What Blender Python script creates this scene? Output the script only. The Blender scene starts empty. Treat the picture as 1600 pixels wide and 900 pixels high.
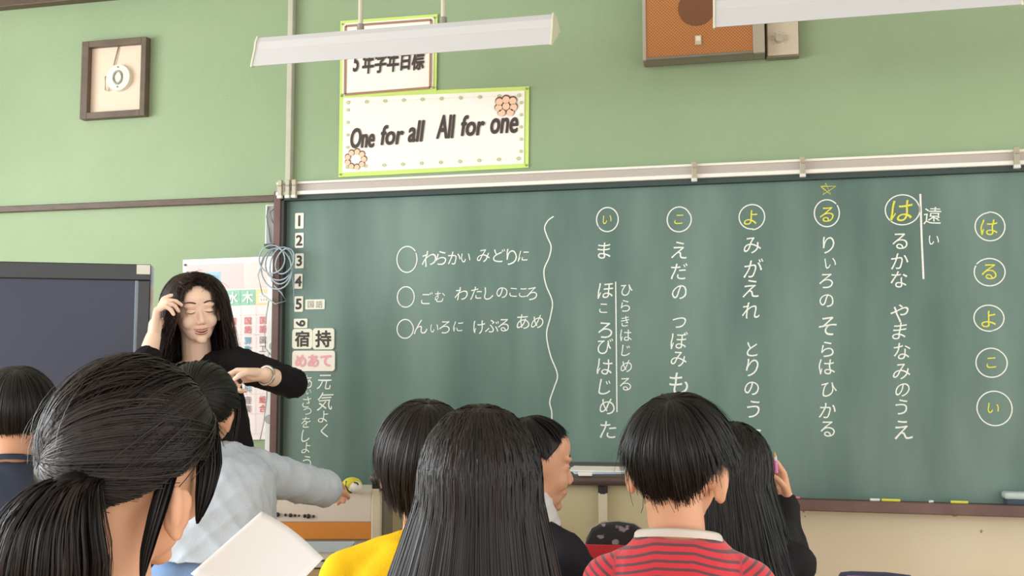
import bpy, bmesh, math, random
import numpy as np
from math import radians as R, sin, cos, tan, pi, sqrt
from mathutils import Vector, Matrix, Euler
from mathutils.bvhtree import BVHTree
random.seed(7); rng = np.random.default_rng(7)
C = bpy.context.scene.collection
SC = bpy.context.scene

# ------------------------------------------------------------------ camera
FPX = 1600.0; YAW = R(13.3); PITCH = R(4.4); CAM = np.array([0.0, -3.96, 1.22])
cd = bpy.data.cameras.new('camera'); cam = bpy.data.objects.new('camera', cd); C.objects.link(cam)
cam.location = CAM; cam.rotation_euler = (R(90) + PITCH, 0, YAW)
cd.sensor_width = 36; cd.lens = 36 * FPX / 1600; cd.clip_start = .05
SC.camera = cam
# ------------------------------------------------------------------ light
w = bpy.data.worlds.new('world'); SC.world = w; w.use_nodes = True
w.node_tree.nodes['Background'].inputs[0].default_value = (1, .985, .95, 1)
w.node_tree.nodes['Background'].inputs[1].default_value = 1.55
def area(name, loc, rot, sx, sy, power, col=(1, 1, 1)):
    l = bpy.data.lights.new(name, 'AREA'); l.shape = 'RECTANGLE'; l.size = sx; l.size_y = sy
    l.energy = power; l.color = col
    o = bpy.data.objects.new(name, l); C.objects.link(o); o.location = loc; o.rotation_euler = rot
    return o
for k, yy in enumerate((-1.9, -4.1, -6.3)):      # daylight outside the three windows of the left wall
    area('window_daylight', (-4.9, yy, 1.85), (0, R(-80), 0), 1.5, 1.9, 84, (.93, .98, 1))
SC.view_settings.view_transform = 'Standard'; SC.view_settings.look = 'None'
SC.view_settings.exposure = 0.40; SC.view_settings.gamma = 1

# ------------------------------------------------------------------ helpers
_t, _p = YAW, PITCH
F_ = np.array([-sin(_t) * cos(_p), cos(_t) * cos(_p), sin(_p)]); R_ = np.array([cos(_t), sin(_t), 0.]); U_ = np.cross(R_, F_)
def W3(px, py, Z): return CAM + Z * F_ + (px - 800) / FPX * Z * R_ + (450 - py) / FPX * Z * U_
def Wy(px, py, y=0.0):
    d = F_ + (px - 800) / FPX * R_ + (450 - py) / FPX * U_
    return CAM + d * (y - CAM[1]) / d[1]
def Wz(px, py, z):
    d = F_ + (px - 800) / FPX * R_ + (450 - py) / FPX * U_
    return CAM + d * (z - CAM[2]) / d[2]
def lin(c):
    return tuple((x / 12.92 if x <= .04045 else ((x + .055) / 1.055) ** 2.4) for x in [v / 255 for v in c]) + (1,)

MATS = {}
def mat(name, rgb, rough=.6, spec=.4, metal=0, var=0, vscale=8, rgb2=None, bump=0, bscale=60, stretch=(1, 1, 1), coat=0, emis=0, alpha=1, sub=0, detail=6, coords='Object'):
    if name in MATS: return MATS[name]
    m = bpy.data.materials.new(name); m.use_nodes = True; MATS[name] = m
    nt = m.node_tree; b = nt.nodes['Principled BSDF']
    b.inputs['Base Color'].default_value = lin(rgb); b.inputs['Roughness'].default_value = rough
    b.inputs['Specular IOR Level'].default_value = spec; b.inputs['Metallic'].default_value = metal
    b.inputs['Coat Weight'].default_value = coat; b.inputs['Alpha'].default_value = alpha
    if sub:
        b.inputs['Subsurface Weight'].default_value = sub; b.inputs['Subsurface Radius'].default_value = (1, .35, .2); b.inputs['Subsurface Scale'].default_value = .008
    tc = nt.nodes.new('ShaderNodeTexCoord'); mp = nt.nodes.new('ShaderNodeMapping'); mp.inputs['Scale'].default_value = stretch
    nt.links.new(tc.outputs[coords], mp.inputs[0])
    if rgb2 is not None or var:
        n = nt.nodes.new('ShaderNodeTexNoise'); n.inputs['Scale'].default_value = vscale; n.inputs['Detail'].default_value = detail
        nt.links.new(mp.outputs[0], n.inputs[0])
        mr = nt.nodes.new('ShaderNodeMapRange'); mr.inputs[1].default_value = .3; mr.inputs[2].default_value = .7
        nt.links.new(n.outputs[0], mr.inputs[0])
        mx = nt.nodes.new('ShaderNodeMix'); mx.data_type = 'RGBA'
        c2 = rgb2 if rgb2 is not None else tuple(min(255, v * (1 + var)) for v in rgb)
        mx.inputs[6].default_value = lin(rgb); mx.inputs[7].default_value = lin(c2)
        nt.links.new(mr.outputs[0], mx.inputs[0]); nt.links.new(mx.outputs[2], b.inputs['Base Color'])
    if bump:
        n2 = nt.nodes.new('ShaderNodeTexNoise'); n2.inputs['Scale'].default_value = bscale; n2.inputs['Detail'].default_value = 4
        nt.links.new(mp.outputs[0], n2.inputs[0])
        bp = nt.nodes.new('ShaderNodeBump'); bp.inputs['Strength'].default_value = bump; bp.inputs['Distance'].default_value = .01
        nt.links.new(n2.outputs[0], bp.inputs['Height']); nt.links.new(bp.outputs[0], b.inputs['Normal'])
    return m

def mesh_obj(name, verts, faces, material=None, parent=None, smooth=False, mats=None, fm=None):
    me = bpy.data.meshes.new(name); me.from_pydata([tuple(map(float, v)) for v in verts], [], [tuple(map(int, f)) for f in faces]); me.update()
    return link(name, me, material, parent, smooth)
def link(name, me, material=None, parent=None, smooth=False):
    o = bpy.data.objects.new(name, me); C.objects.link(o)
    if material is not None:
        if not me.materials: me.materials.append(material)
        else: me.materials[0] = material
    if smooth: me.polygons.foreach_set('use_smooth', np.ones(len(me.polygons), bool))
    if parent is not None: o.parent = parent
    return o
def tag(o, label=None, cat=None, group=None, kind=None):
    if label: o['label'] = label
    if cat: o['category'] = cat
    if group: o['group'] = group
    if kind: o['kind'] = kind
    return o
def empty(name, loc, rz=0, label=None, cat=None, group=None, kind=None):
    o = bpy.data.objects.new(name, None); C.objects.link(o); o.location = tuple(map(float, loc)); o.rotation_euler = (0, 0, rz); o.empty_display_size = .1
    return tag(o, label, cat, group, kind)

class MB:
    """collects shapes into one bmesh"""
    def __init__(s): s.bm = bmesh.new()
    def box(s, lo, hi, bevel=0, rot=None, seg=2):
        lo = Vector(lo); hi = Vector(hi); c = (lo + hi) / 2; d = hi - lo
        r = bmesh.ops.create_cube(s.bm, size=1.0); vs = r['verts']
        for v in vs: v.co = Vector((v.co.x * d.x, v.co.y * d.y, v.co.z * d.z))
        if bevel:
            es = list({e for v in vs for e in v.link_edges})
            rr = bmesh.ops.bevel(s.bm, geom=es, offset=min(bevel, min(abs(d.x), abs(d.y), abs(d.z)) * .49), segments=seg, affect='EDGES', profile=.5)
            vs = list({v for f in rr['faces'] for v in f.verts} | {v for v in vs if v.is_valid})
        for v in vs:
            if rot is not None: v.co = rot @ v.co
            v.co += c
        return s
    def cyl(s, p0, p1, r0, r1=None, n=16):
        r1 = r0 if r1 is None else r1
        p0 = Vector(p0); p1 = Vector(p1); d = p1 - p0
        q = d.to_track_quat('Z', 'Y').to_matrix().to_4x4(); q.translation = (p0 + p1) / 2
        bmesh.ops.create_cone(s.bm, cap_ends=True, segments=n, radius1=r0, radius2=r1, depth=d.length, matrix=q); return s
    def tube(s, pts, r, n=8, closed=False):
        pts = [Vector(p) for p in pts]; rings = []; m = len(pts)
        for i, p in enumerate(pts):
            a = pts[(i - 1) % m] if (closed or i > 0) else pts[0]; b = pts[(i + 1) % m] if (closed or i < m - 1) else pts[-1]
            t = (b - a).normalized(); u = t.cross(Vector((0, 0, 1)))
            if u.length < .05: u = t.cross(Vector((0, 1, 0)))
            u.normalize(); v = t.cross(u)
            rr = r[i] if isinstance(r, (list, tuple)) else r
            rings.append([s.bm.verts.new(p + u * cos(2 * pi * k / n) * rr + v * sin(2 * pi * k / n) * rr) for k in range(n)])
        for i in range(m if closed else m - 1):
            A = rings[i]; B = rings[(i + 1) % m]
            for k in range(n): s.bm.faces.new((A[k], A[(k + 1) % n], B[(k + 1) % n], B[k]))
        if not closed:
            s.bm.faces.new(rings[0]); s.bm.faces.new(list(reversed(rings[-1])))
        return s
    def ext(s, prof, x0, x1):
        """profile (y,z) list extruded along x"""
        A = [s.bm.verts.new((x0, y, z)) for y, z in prof]; B = [s.bm.verts.new((x1, y, z)) for y, z in prof]
        n = len(prof)
        for k in range(n): s.bm.faces.new((A[k], A[(k + 1) % n], B[(k + 1) % n], B[k]))
        s.bm.faces.new(list(reversed(A))); s.bm.faces.new(B); return s
    def sphere(s, c, r, u=16, v=10):
        m = Matrix.Translation(Vector(c)) @ Matrix.Diagonal((*((r, r, r) if not hasattr(r, '__len__') else r), 1))
        bmesh.ops.create_uvsphere(s.bm, u_segments=u, v_segments=v, radius=1, matrix=m); return s
    def quad(s, a, b, c, d):
        s.bm.faces.new([s.bm.verts.new(tuple(map(float, p))) for p in (a, b, c, d)]); return s
    def build(s, name, m=None, parent=None, smooth=False):
        bmesh.ops.recalc_face_normals(s.bm, faces=s.bm.faces)
        me = bpy.data.meshes.new(name); s.bm.to_mesh(me); s.bm.free()
        return link(name, me, m, parent, smooth)

# ------------------------------------------------------------------ setting
WX0, WX1, WYB = -4.6, 3.2, -7.4
CEIL = 2.905
green = mat('green_plaster', (144, 167, 132), .62, .35, rgb2=(158, 178, 143), vscale=1.3, bump=.12, bscale=180)
beige = mat('beige_panel', (238, 227, 202), .6, .3, rgb2=(230, 217, 188), vscale=2.2, bump=.05, bscale=60)
plaster_w = mat('ceiling_board', (205, 203, 196), .8, .2, bump=.3, bscale=90)
brown = mat('brown_painted_wood', (104, 86, 74), .5, .4, rgb2=(86, 70, 60), vscale=20, stretch=(1, 8, 8))
floor_m = mat('wood_floor', (196, 160, 116), .4, .4, rgb2=(176, 140, 98), vscale=6, stretch=(12, 1, 1))
o = MB().box((WX0, 0, .76), (WX1, .12, CEIL)).build('wall_front', green); tag(o, kind='structure')
o = MB().box((WX0, -.004, 0), (WX1, .12, .76)).build('wall_front', beige); tag(o, kind='structure')
o = MB().box((WX0 - .12, WYB, -.1), (WX1, .12, 0)).build('floor', floor_m); tag(o, kind='structure')
fl = o
for k in range(0, 60):                      # floor boards nearest the chalkboard wall
    y0 = -7.3 + k * .12
    b = MB().box((WX0 + .01, y0, 0), (WX1 - .01, y0 + .117, .012)).build('floor_board', floor_m, fl)
o = MB().box((WX0 - .12, WYB, CEIL), (WX1, .12, CEIL + .1)).build('ceiling', plaster_w); tag(o, kind='structure')
# left wall with three window openings
m = MB()
wins = [(-2.8, -1.0), (-5.0, -3.2), (-7.2, -5.4)]
m.box((WX0 - .12, WYB, 0), (WX0, .0, .95)); m.box((WX0 - .12, WYB, 2.65), (WX0, .0, CEIL))
for a, b in [(-1.0, 0), (-3.2, -2.8), (-5.4, -5.0), (WYB, -7.2)]: m.box((WX0 - .12, a, .95), (WX0, b, 2.65))
o = m.build('wall_left', mat('left_wall_paint', (222, 226, 214), .7)); tag(o, kind='structure')
alu = mat('aluminium', (205, 205, 200), .35, .5, metal=.3)
for i, (a, b) in enumerate(wins):
    e = empty('window_%d' % (i + 1), (WX0 - .06, (a + b) / 2, .95), 0, kind='structure')
    hw = (b - a) / 2; f = MB()
    f.box((-.03, -hw, 0), (.03, hw, .05)); f.box((-.03, -hw, 1.65), (.03, hw, 1.7)); f.box((-.03, -hw, .05), (.03, -hw + .05, 1.65)); f.box((-.03, hw - .05, .05), (.03, hw, 1.65)); f.box((-.02, -.03, .05), (.02, .03, 1.65))
    f.build('window_frame', alu, e)

stain = mat('wall_stain', (168, 140, 96), .8, .1, rgb2=(190, 168, 124), vscale=60)
for (px, py, w_, h_) in ((1478, 801, .020, .007), (1491, 804, .013, .008), (1256, 798, .005, .006), (1533, 830, .005, .006), (1258, 807, .003, .003)):
    p = Wy(px, py, -.005); n = 12; v = [(p[0] + w_ * cos(2 * pi * k / n) * random.uniform(.7, 1.2), -.0046, p[2] + h_ * sin(2 * pi * k / n) * random.uniform(.7, 1.2)) for k in range(n)]
    mesh_obj('stain_mark', v, [tuple(range(n))], stain, bpy.data.objects['wall_front.001'])
def trim(name, px0, py0, px1, py1, th, dep, m):
    a = Wy(px0, py0); b = Wy(px1, py1)
    o = MB().box((min(a[0], b[0]), -dep, min(a[2], b[2])), (max(a[0], b[0]), 0, max(a[2], b[2])), .002).build(name, m); return tag(o, kind='structure')
a = Wy(0, 330); b = Wy(432, 309)
zt = (a[2] + b[2]) / 2
tag(MB().box((WX0, -.022, zt - .014), (b[0], 0, zt + .014), .003).build('trim_1', brown), kind='structure')
zc = Wy(60, 8)[2]
tag(MB().box((WX0, -.05, zc - .012), (WX1, 0, zc + .03), .003).build('trim_2', brown), kind='structure')
tag(MB().box((WX0, -.09, zc + .03), (WX1, 0, CEIL), .003).build('trim_3', mat('cornice_paint', (196, 196, 192), .7)), kind='structure')
conduit = mat('conduit_paint', (186, 184, 168), .5, .4, var=.08, vscale=5)
xc = Wy(457, 150)[0]
tag(MB().box((xc - .014, -.03, 1.99), (xc + .010, 0, zc - .012), .003).build('trim_4', conduit), kind='structure')

# ------------------------------------------------------------------ chalkboard
PX0 = Wy(448, 400)[0]; PX1 = PX0 + 3.62
ZT = Wy(1100, 283)[2]; ZB = Wy(1400, 781)[2]
BY = -.03
root = empty('chalkboard', ((PX0 + PX1) / 2, 0, ZB - .03), 0, 'long dark green chalkboard with vertical Japanese chalk writing and brown frame', 'chalkboard')
def rel(o, r=root):       # parent a world-space mesh to a root
    o.parent = r; o.matrix_parent_inverse = Matrix.Translation(-r.location) if r.rotation_euler.z == 0 else r.matrix_basis.inverted(); return o
board_m = mat('chalkboard_green', (80, 108, 100), .45, .5, rgb2=(116, 143, 134), vscale=2.6, stretch=(1.6, 1, .35), detail=5)
nt = board_m.node_tree
b = MB().box((PX0, BY, ZB), (PX1, -.004, ZT)).build('writing_panel', board_m); rel(b)
frame_m = mat('board_frame_brown', (112, 84, 78), .5, .4, rgb2=(96, 70, 64), vscale=12)
rel(MB().box((PX0 - .034, -.062, ZB - .01), (PX0 - .002, -.003, ZT + .02), .003).build('side_frame', frame_m))
rel(MB().box((PX1, -.062, ZB - .01), (PX1 + .032, -.003, ZT + .02), .003).build('side_frame', frame_m))
rel(MB().box((PX0 - .002, -.058, ZB), (PX0 + .012, BY, ZT), .001).build('recess_shadow', mat('dark_shadow_gap', (58, 60, 56), .7)))  # dark strip standing in for the shadow inside the left frame
# poster rail along the top: two white lips and a greyer channel
white_m = mat('white_rail', (244, 242, 234), .35, .5)
grey_m = mat('grey_rail', (188, 180, 172), .4, .4)
rel(MB().box((PX0 - .02, -.060, ZT + .004), (PX1, -.002, ZT + .054)).build('rail_channel', grey_m))
rel(MB().box((PX0 - .02, -.074, ZT + .000), (PX1, -.002, ZT + .016), .003).build('rail_lip', white_m))
rel(MB().box((PX0 - .02, -.070, ZT + .046), (PX1, -.002, ZT + .056), .003).build('rail_lip', white_m))
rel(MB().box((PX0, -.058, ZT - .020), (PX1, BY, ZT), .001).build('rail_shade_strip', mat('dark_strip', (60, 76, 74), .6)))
# chalk tray
rel(MB().ext([(-.004, ZB), (-.10, ZB - .004), (-.108, ZB + .006), (-.116, ZB + .004), (-.116, ZB - .03), (-.10, ZB - .036), (-.004, ZB - .036)], PX0 - .03, PX1 + .03).build('chalk_tray', mat('tray_brown', (124, 98, 92), .5, .4, rgb2=(106, 82, 78), vscale=9)))
clip_m = mat('clip_grey', (176, 170, 150), .4, .5, metal=.2)
tip_m = mat('clip_tip', (226, 224, 216), .4)
for px, py in ((1085, 278), (1254, 270), (1588, 255), (439, 303), (451, 302), (461, 301)):
    p = Wy(px, py, -.075)
    e = empty('rail_clip', (p[0], -.075, ZT - .012), 0,
        {1085: 'grey metal clip on the board rail above the circled ko', 1254: 'grey metal clip on the board rail left of the yellow star', 1588: 'grey metal clip on the board rail at the far right', 439: 'leftmost of three clips bunched at the rail end', 451: 'middle of three clips bunched at the rail end', 461: 'rightmost of three clips bunched at the rail end'}[px], 'clip', 'poster clips on the board rail')
    MB().box((-.009, -.014, .008), (.009, .0, .074), .002).build('clip_body', clip_m, e)
    MB().box((-.011, -.018, -.004), (.011, .0, .010), .003).build('clip_tip', tip_m, e)
    MB().cyl((-.006, -.016, .05), (.009, -.016, .05), .003).build('clip_pin', clip_m, e)

# ------------------------------------------------------------------ text
def text_mesh(s, size=1.0, offset=0.0, shear=0.0, extrude=0.0, wob=0.0, align='CENTER'):
    c = bpy.data.curves.new('t', 'FONT'); c.body = s; c.size = size; c.offset = offset; c.shear = shear; c.extrude = extrude
    c.align_x = align; c.resolution_u = 4
    o = bpy.data.objects.new('t', c); C.objects.link(o)
    me = bpy.data.meshes.new_from_object(o.evaluated_get(bpy.context.evaluated_depsgraph_get()))
    bpy.data.objects.remove(o); bpy.data.curves.remove(c)
    co = np.array([v.co[:] for v in me.vertices]).reshape(-1, 3)
    fs = [tuple(p.vertices) for p in me.polygons]; bpy.data.meshes.remove(me)
    if len(co):
        lo = co.min(0); hi = co.max(0); co -= (lo + hi) / 2
    return co, fs
CACHE = {}
def char(s):
    if s not in CACHE: CACHE[s] = text_mesh(s, 1.0, .0)
    return CACHE[s]
class Flat:
    """flat marks in the x-z plane facing -y"""
    def __init__(s, y): s.y = y; s.v = []; s.f = []
    def add(s, co2, fs, y=None):
        n = len(s.v); y = s.y if y is None else y
        s.v += [(p[0], y, p[1]) for p in co2]; s.f += [tuple(i + n for i in f) for f in fs]
    def glyph(s, ch, x, z, h, rot=0, sx=1, shear=0, wob=.0, cache=None):
        co, fs = cache if cache is not None else char(ch)
        c = co[:, :2].copy(); c[:, 0] *= sx; c[:, 0] += shear * c[:, 1]
        if wob:
            ph = rng.uniform(0, 6, 4)
            c[:, 0] += wob * np.sin(c[:, 1] * 5 + ph[0]) + wob * .5 * np.sin(c[:, 1] * 11 + ph[1]); c[:, 1] += wob * np.sin(c[:, 0] * 5 + ph[2])
        cr, sr = cos(rot), sin(rot)
        q = np.stack([x + h * (c[:, 0] * cr - c[:, 1] * sr), z + h * (c[:, 0] * sr + c[:, 1] * cr)], 1); s.add(q, fs)
    def bold(s, ch, x, z, h, b, **k):
        for q in range(9 if b else 1):
            dx, dz = (0, 0) if q == 8 or not b else (b * cos(q * pi / 4), b * sin(q * pi / 4)); y = s.y; s.y = y - .00003 * q
            s.glyph(ch, x + dx, z + dz, h, **k); s.y = y
    def stroke(s, pts, wd):
        pts = np.array(pts, float); n = len(pts)
        t = np.gradient(pts, axis=0); t /= np.linalg.norm(t, axis=1)[:, None] + 1e-9; nn = np.stack([-t[:, 1], t[:, 0]], 1) * wd / 2
        v = np.concatenate([pts + nn, pts - nn]); s.add(v, [(i, i + 1, n + i + 1, n + i) for i in range(n - 1)])
    def rect(s, x0, z0, x1, z1, y=None): s.add([(x0, z0), (x1, z0), (x1, z1), (x0, z1)], [(0, 1, 2, 3)], y)
    def build(s, name, m, parent=None):
        o = mesh_obj(name, s.v, s.f, m); return rel(o, parent) if parent is not None else o
chalk_w = mat('white_chalk', (250, 252, 244), .9, .1, rgb2=(222, 230, 220), vscale=220)
chalk_y = mat('yellow_chalk', (240, 236, 96), .9, .1, rgb2=(214, 212, 90), vscale=220)
chalk_pk = mat('pink_chalk', (240, 130, 150), .9, .1)
WYP = BY - .0012
def wscale(px, py):       # metres per pixel at the board for this pixel
    p = Wy(px, py, WYP); return float(np.dot(p - CAM, F_)) / FPX
def write(chars, m, name='chalk_character', size=None, shear=.10):
    for c in chars:
        f = Flat(WYP); ch, px, py = c[:3]; s = c[3] if len(c) > 3 else size
        p = Wy(px, py, WYP); k = wscale(px, py)
        f.glyph(ch, p[0], p[2], s * 1.12 * k, rot=random.uniform(-.03, .08), sx=.96, shear=shear + random.uniform(-.04, .05), wob=.022)
        f.build(name, m, root)
cols = [
 [('ま', 944, 391, 27), ('ほ', 946, 454, 27), ('こ', 943, 482, 18), ('ろ', 945, 516, 28), ('び', 945, 541, 25), ('は', 945, 573, 27), ('じ', 945, 605, 26), ('め', 949, 635, 27), ('た', 950, 671, 29)],
 [('ひ', 979, 453, 20), ('ら', 977, 478, 20), ('き', 977, 502, 17), ('は', 978, 524, 20), ('じ', 978, 548, 19), ('め', 979, 572, 20), ('る', 977, 600, 22)],
 [('え', 1062, 391, 28), ('だ', 1061, 424, 27), ('の', 1062, 457, 26), ('つ', 1061, 504, 24), ('ぼ', 1061, 532, 27), ('み', 1061, 561, 26), ('も', 1060, 599, 36)],
 [('み', 1175, 384, 28), ('が', 1177, 419, 29), ('え', 1174, 451, 29), ('れ', 1174, 485, 27), ('と', 1175, 545, 25), ('り', 1175, 574, 29), ('の', 1175, 607, 25), ('う', 1177, 639, 29), ('え', 1182, 684, 29)],
 [('り', 1294, 382, 28), ('い', 1297, 411, 20), ('ろ', 1291, 439, 26), ('の', 1292, 470, 24), ('そ', 1293, 510, 32), ('ら', 1293, 546, 26), ('は', 1292, 573, 26), ('ひ', 1295, 609, 25), ('か', 1293, 641, 26), ('る', 1293, 670, 27)],
 [('る', 1406, 377, 28), ('か', 1406, 408, 27), ('な', 1405, 436, 27), ('や', 1406, 489, 29), ('ま', 1406, 517, 27), ('な', 1409, 549, 27), ('み', 1409, 581, 27), ('の', 1410, 609, 24), ('う', 1409, 636, 26), ('え', 1411, 671, 32)],
 [('遠', 1457, 337, 26), ('い', 1459, 375, 18)],
 [('わ', 671, 404, 26), ('ら', 690, 403, 24), ('か', 710, 403, 22), ('い', 728, 403, 18), ('み', 756, 400, 22), ('ど', 780, 399, 22), ('り', 799, 402, 27), ('に', 818, 400, 19)],
 [('ご', 667, 466, 20), ('む', 687, 464, 18), ('わ', 721, 459, 22), ('た', 744, 458, 21), ('し', 764, 458, 21), ('の', 784, 457, 20), ('こ', 802, 457, 17), ('こ', 817, 457, 17), ('ろ', 831, 459, 22)],
 [('ん', 658, 511, 24), ('い', 679, 513, 16), ('ろ', 695, 511, 22), ('に', 716, 510, 18), ('け', 749, 511, 22), ('ぶ', 769, 510, 22), ('る', 787, 508, 22), ('あ', 817, 503, 24), ('め', 840, 503, 22)],
 [('元', 507, 597, 24), ('気', 508, 627, 27), ('よ', 505, 651, 20), ('く', 507, 673, 22)],
 [('あ', 480, 597, 21), ('い', 482, 612, 10), ('さ', 479, 628, 18), ('つ', 480, 643, 15), ('を', 478, 660, 18), ('し', 478, 681, 20), ('よ', 478, 700, 18), ('う', 480, 722, 20)],
]
for c in cols: write(c, chalk_w)
write([('い', 949, 343, 17), ('こ', 1061, 343, 18), ('よ', 1173, 340, 25), ('る', 1292, 335, 26), ('は', 1409, 329, 36)], chalk_y, 'yellow_chalk_character', shear=.12)
write([('は', 1546, 355, 27), ('る', 1546, 425, 27), ('よ', 1545, 498, 27), ('こ', 1549, 567, 20), ('い', 1552, 638, 20)], chalk_y, 'yellow_chalk_character', shear=.12)
for px, py, rx, ry in [(949, 343, 17, 19), (1061, 343, 18, 20), (1175, 339, 19, 20), (1292, 333, 19, 21), (1410, 328, 25, 24), (1547, 354, 22, 22), (1546, 425, 22, 22), (1545, 497, 22, 20), (1549, 567, 22, 23), (1554, 638, 25, 27),
                       (636, 405, 17, 20), (634, 464, 14, 16), (633, 514, 13, 15)]:
    f = Flat(WYP); p = Wy(px, py, WYP); k = wscale(px, py); a0 = random.uniform(0, 6); ec = random.uniform(-.05, .05)
    f.stroke([(p[0] + k * rx * (1 + ec * t / 6) * cos(a0 + t), p[2] + k * ry * (1 - ec * t / 6) * sin(a0 + t)) for t in np.linspace(0, 6.35, 40)], 1.9 * k)
    f.build('chalk_circle', chalk_w, root)
def wline(pts, wd, name='chalk_line', m=chalk_w, smooth=True):
    q = np.array([Wy(x, y, WYP)[[0, 2]] for x, y in pts])
    if smooth and len(q) > 3:
        t = np.arange(len(q)); tt = np.linspace(0, len(q) - 1, 90)
        out = []
        for u in tt:
            i = min(int(u), len(q) - 2); f = u - i; p0 = q[max(i - 1, 0)]; p1 = q[i]; p2 = q[i + 1]; p3 = q[min(i + 2, len(q) - 1)]
            out.append(.5 * ((2 * p1) + (-p0 + p2) * f + (2 * p0 - 5 * p1 + 4 * p2 - p3) * f * f + (-p0 + 3 * p1 - 3 * p2 + p3) * f ** 3))
        q = np.array(out)
    f = Flat(WYP); f.stroke(q, wd * wscale(*pts[0])); f.build(name, m, root)
wline([(962, 440), (963, 540), (964, 644)], 2); wline([(1438, 303), (1440, 370), (1443, 436)], 3)
wline([(865, 338), (856, 345), (851, 356), (855, 370), (861, 385), (858, 402), (850, 422), (853, 445), (863, 471), (860, 495), (854, 522), (860, 555), (871, 585), (866, 605), (859, 627), (862, 643), (862, 660)], 2)
wline([(1282, 291), (1306, 291), (1286, 304), (1290, 286), (1298, 304), (1282, 291)], 1.7, 'yellow_chalk_star', chalk_y, False)

# ------------------------------------------------------------------ number cards & magnets on the board
card_m = mat('card_white', (240, 240, 222), .5, .4); ink_m = mat('ink_grey', (70, 62, 60), .6); 
pink_ink = mat('pink_ink', (236, 172, 178), .6)
def card(name, px0, py0, px1, py1, label, cat, txt, ink, th=.003, size=.8, rot=0, bold=.03, group=None, y=BY, r=.004, sx=1.0, cm=None):
    a = Wy(px0, py0, y - .004); b = Wy(px1, py1, y - .004); cx = (a[0] + b[0]) / 2; cz = (a[2] + b[2]) / 2; hw = abs(b[0] - a[0]) / 2; hh = abs(b[2] - a[2]) / 2
    e = empty(name, (cx, y, cz), 0, label, cat, group)
    # rounded plate
    pts = []
    for qx, qz, a0 in ((1, 1, 0), (-1, 1, 90), (-1, -1, 180), (1, -1, 270)):
        for k in range(5): t = R(a0 + k * 22.5); pts.append((qx * (hw - r) + r * cos(t), qz * (hh - r) + r * sin(t)))
    n = len(pts); v = [(x, -.0005, z) for x, z in pts] + [(x, -th, z) for x, z in pts]
    mesh_obj('plate', v, [tuple(range(n)), tuple(reversed(range(n, 2 * n)))] + [(k, (k + 1) % n, n + (k + 1) % n, n + k) for k in range(n)], cm or card_m, e)
    f = Flat(-th - .0008); step = hw * 2 / max(1, len(txt)) * .92
    h = min(hh * 2, step if len(txt) > 1 else 9) * size
    for i, ch in enumerate(txt):
        f.bold(ch, (i - (len(txt) - 1) / 2) * step * .96, 0, h, bold * h, rot=rot, sx=sx)
    mesh_obj('print', f.v, f.f, ink, e)
    return e
ys = [(461, 474, 333, 357, '1'), (461, 474, 364, 387, '2'), (461, 474, 396, 419, '3'), (460, 472, 428, 451, '4'), (460, 473, 463, 487, '5')]
for x0, x1, y0, y1, t in ys:
    card('number_card', x0, y0, x1, y1, 'white number card, %s in the column at board left' % {'1': 'topmost', '2': 'second from top', '3': 'third from top', '4': 'fourth from top', '5': 'fifth from top'}[t], 'card', t, ink_m, size=.95, group='number cards on the chalkboard', sx=1.0)
card('number_card', 459, 498, 480, 512.5, 'small white magnet card with number 6 turned on its side', 'card', '6', ink_m, size=1.45, rot=R(90), group='number cards on the chalkboard')
card('subject_card', 477, 468, 507, 483, 'small white rectangular magnet card with faint grey kanji beside number 5', 'card', '国語', mat('faint_ink', (176, 172, 164), .6), size=.8, bold=.01)
card('homework_card', 457, 514, 488, 545, 'rounded white magnet card with one dark kanji, left of a similar card', 'card', '宿', ink_m, th=.006, size=.82, r=.012, bold=.03)
card('belongings_card', 489, 513, 522, 546, 'rounded white magnet card with one dark kanji, right of a similar card', 'card', '持', ink_m, th=.006, size=.82, r=.012, bold=.03)
card('goal_card', 457, 548, 523, 580, 'wide rounded white magnet card with pink hiragana', 'card', 'めあて', pink_ink, th=.006, size=.98, r=.012, bold=.045, cm=mat('card_cream', (244, 238, 226), .5))

# ------------------------------------------------------------------ chalk & eraser on the tray
def stick(px, py, L, col, label, r=.0055, ang=0):
    p = Wy(px, py, -.085); e = MB().cyl((-L / 2, 0, 0), (L / 2, 0, 0), r, r * .93, 12).build('chalk_stick', col)
    e.location = (p[0], -.085, ZB + .0045 + r - .002); e.rotation_euler = (0, 0, ang); tag(e, label, 'chalk', 'chalk sticks on the tray'); return e
stick(1243, 777, .03, chalk_pk, 'short pink chalk stub on the tray beside black-haired girl', .005, .3)
stick(1367, 779, .032, chalk_w, 'longer white chalk stub on the tray, left of yellow stick', .0055, .1)
stick(1392, 780, .062, chalk_y, 'yellow chalk stick on the tray, the left of two')
stick(1455, 782, .014, chalk_w, 'tiny white chalk crumb between the yellow sticks', .005, .4)
stick(1499, 784, .056, chalk_y, 'yellow chalk stick on the tray, the right of two')
p = Wy(1590, 775, -.08)
e = empty('board_eraser', (p[0] + .02, -.075, ZB + .004), 0, 'blackboard eraser with pale blue top at right end of tray', 'eraser')
MB().box((-.06, -.028, 0), (.06, .028, .022), .006).build('felt_pad', mat('dark_felt', (70, 84, 96), .9), e)
MB().box((-.066, -.03, .02), (.066, .03, .044), .009, seg=3).build('grip', mat('eraser_top', (190, 206, 206), .5), e, True)

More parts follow.
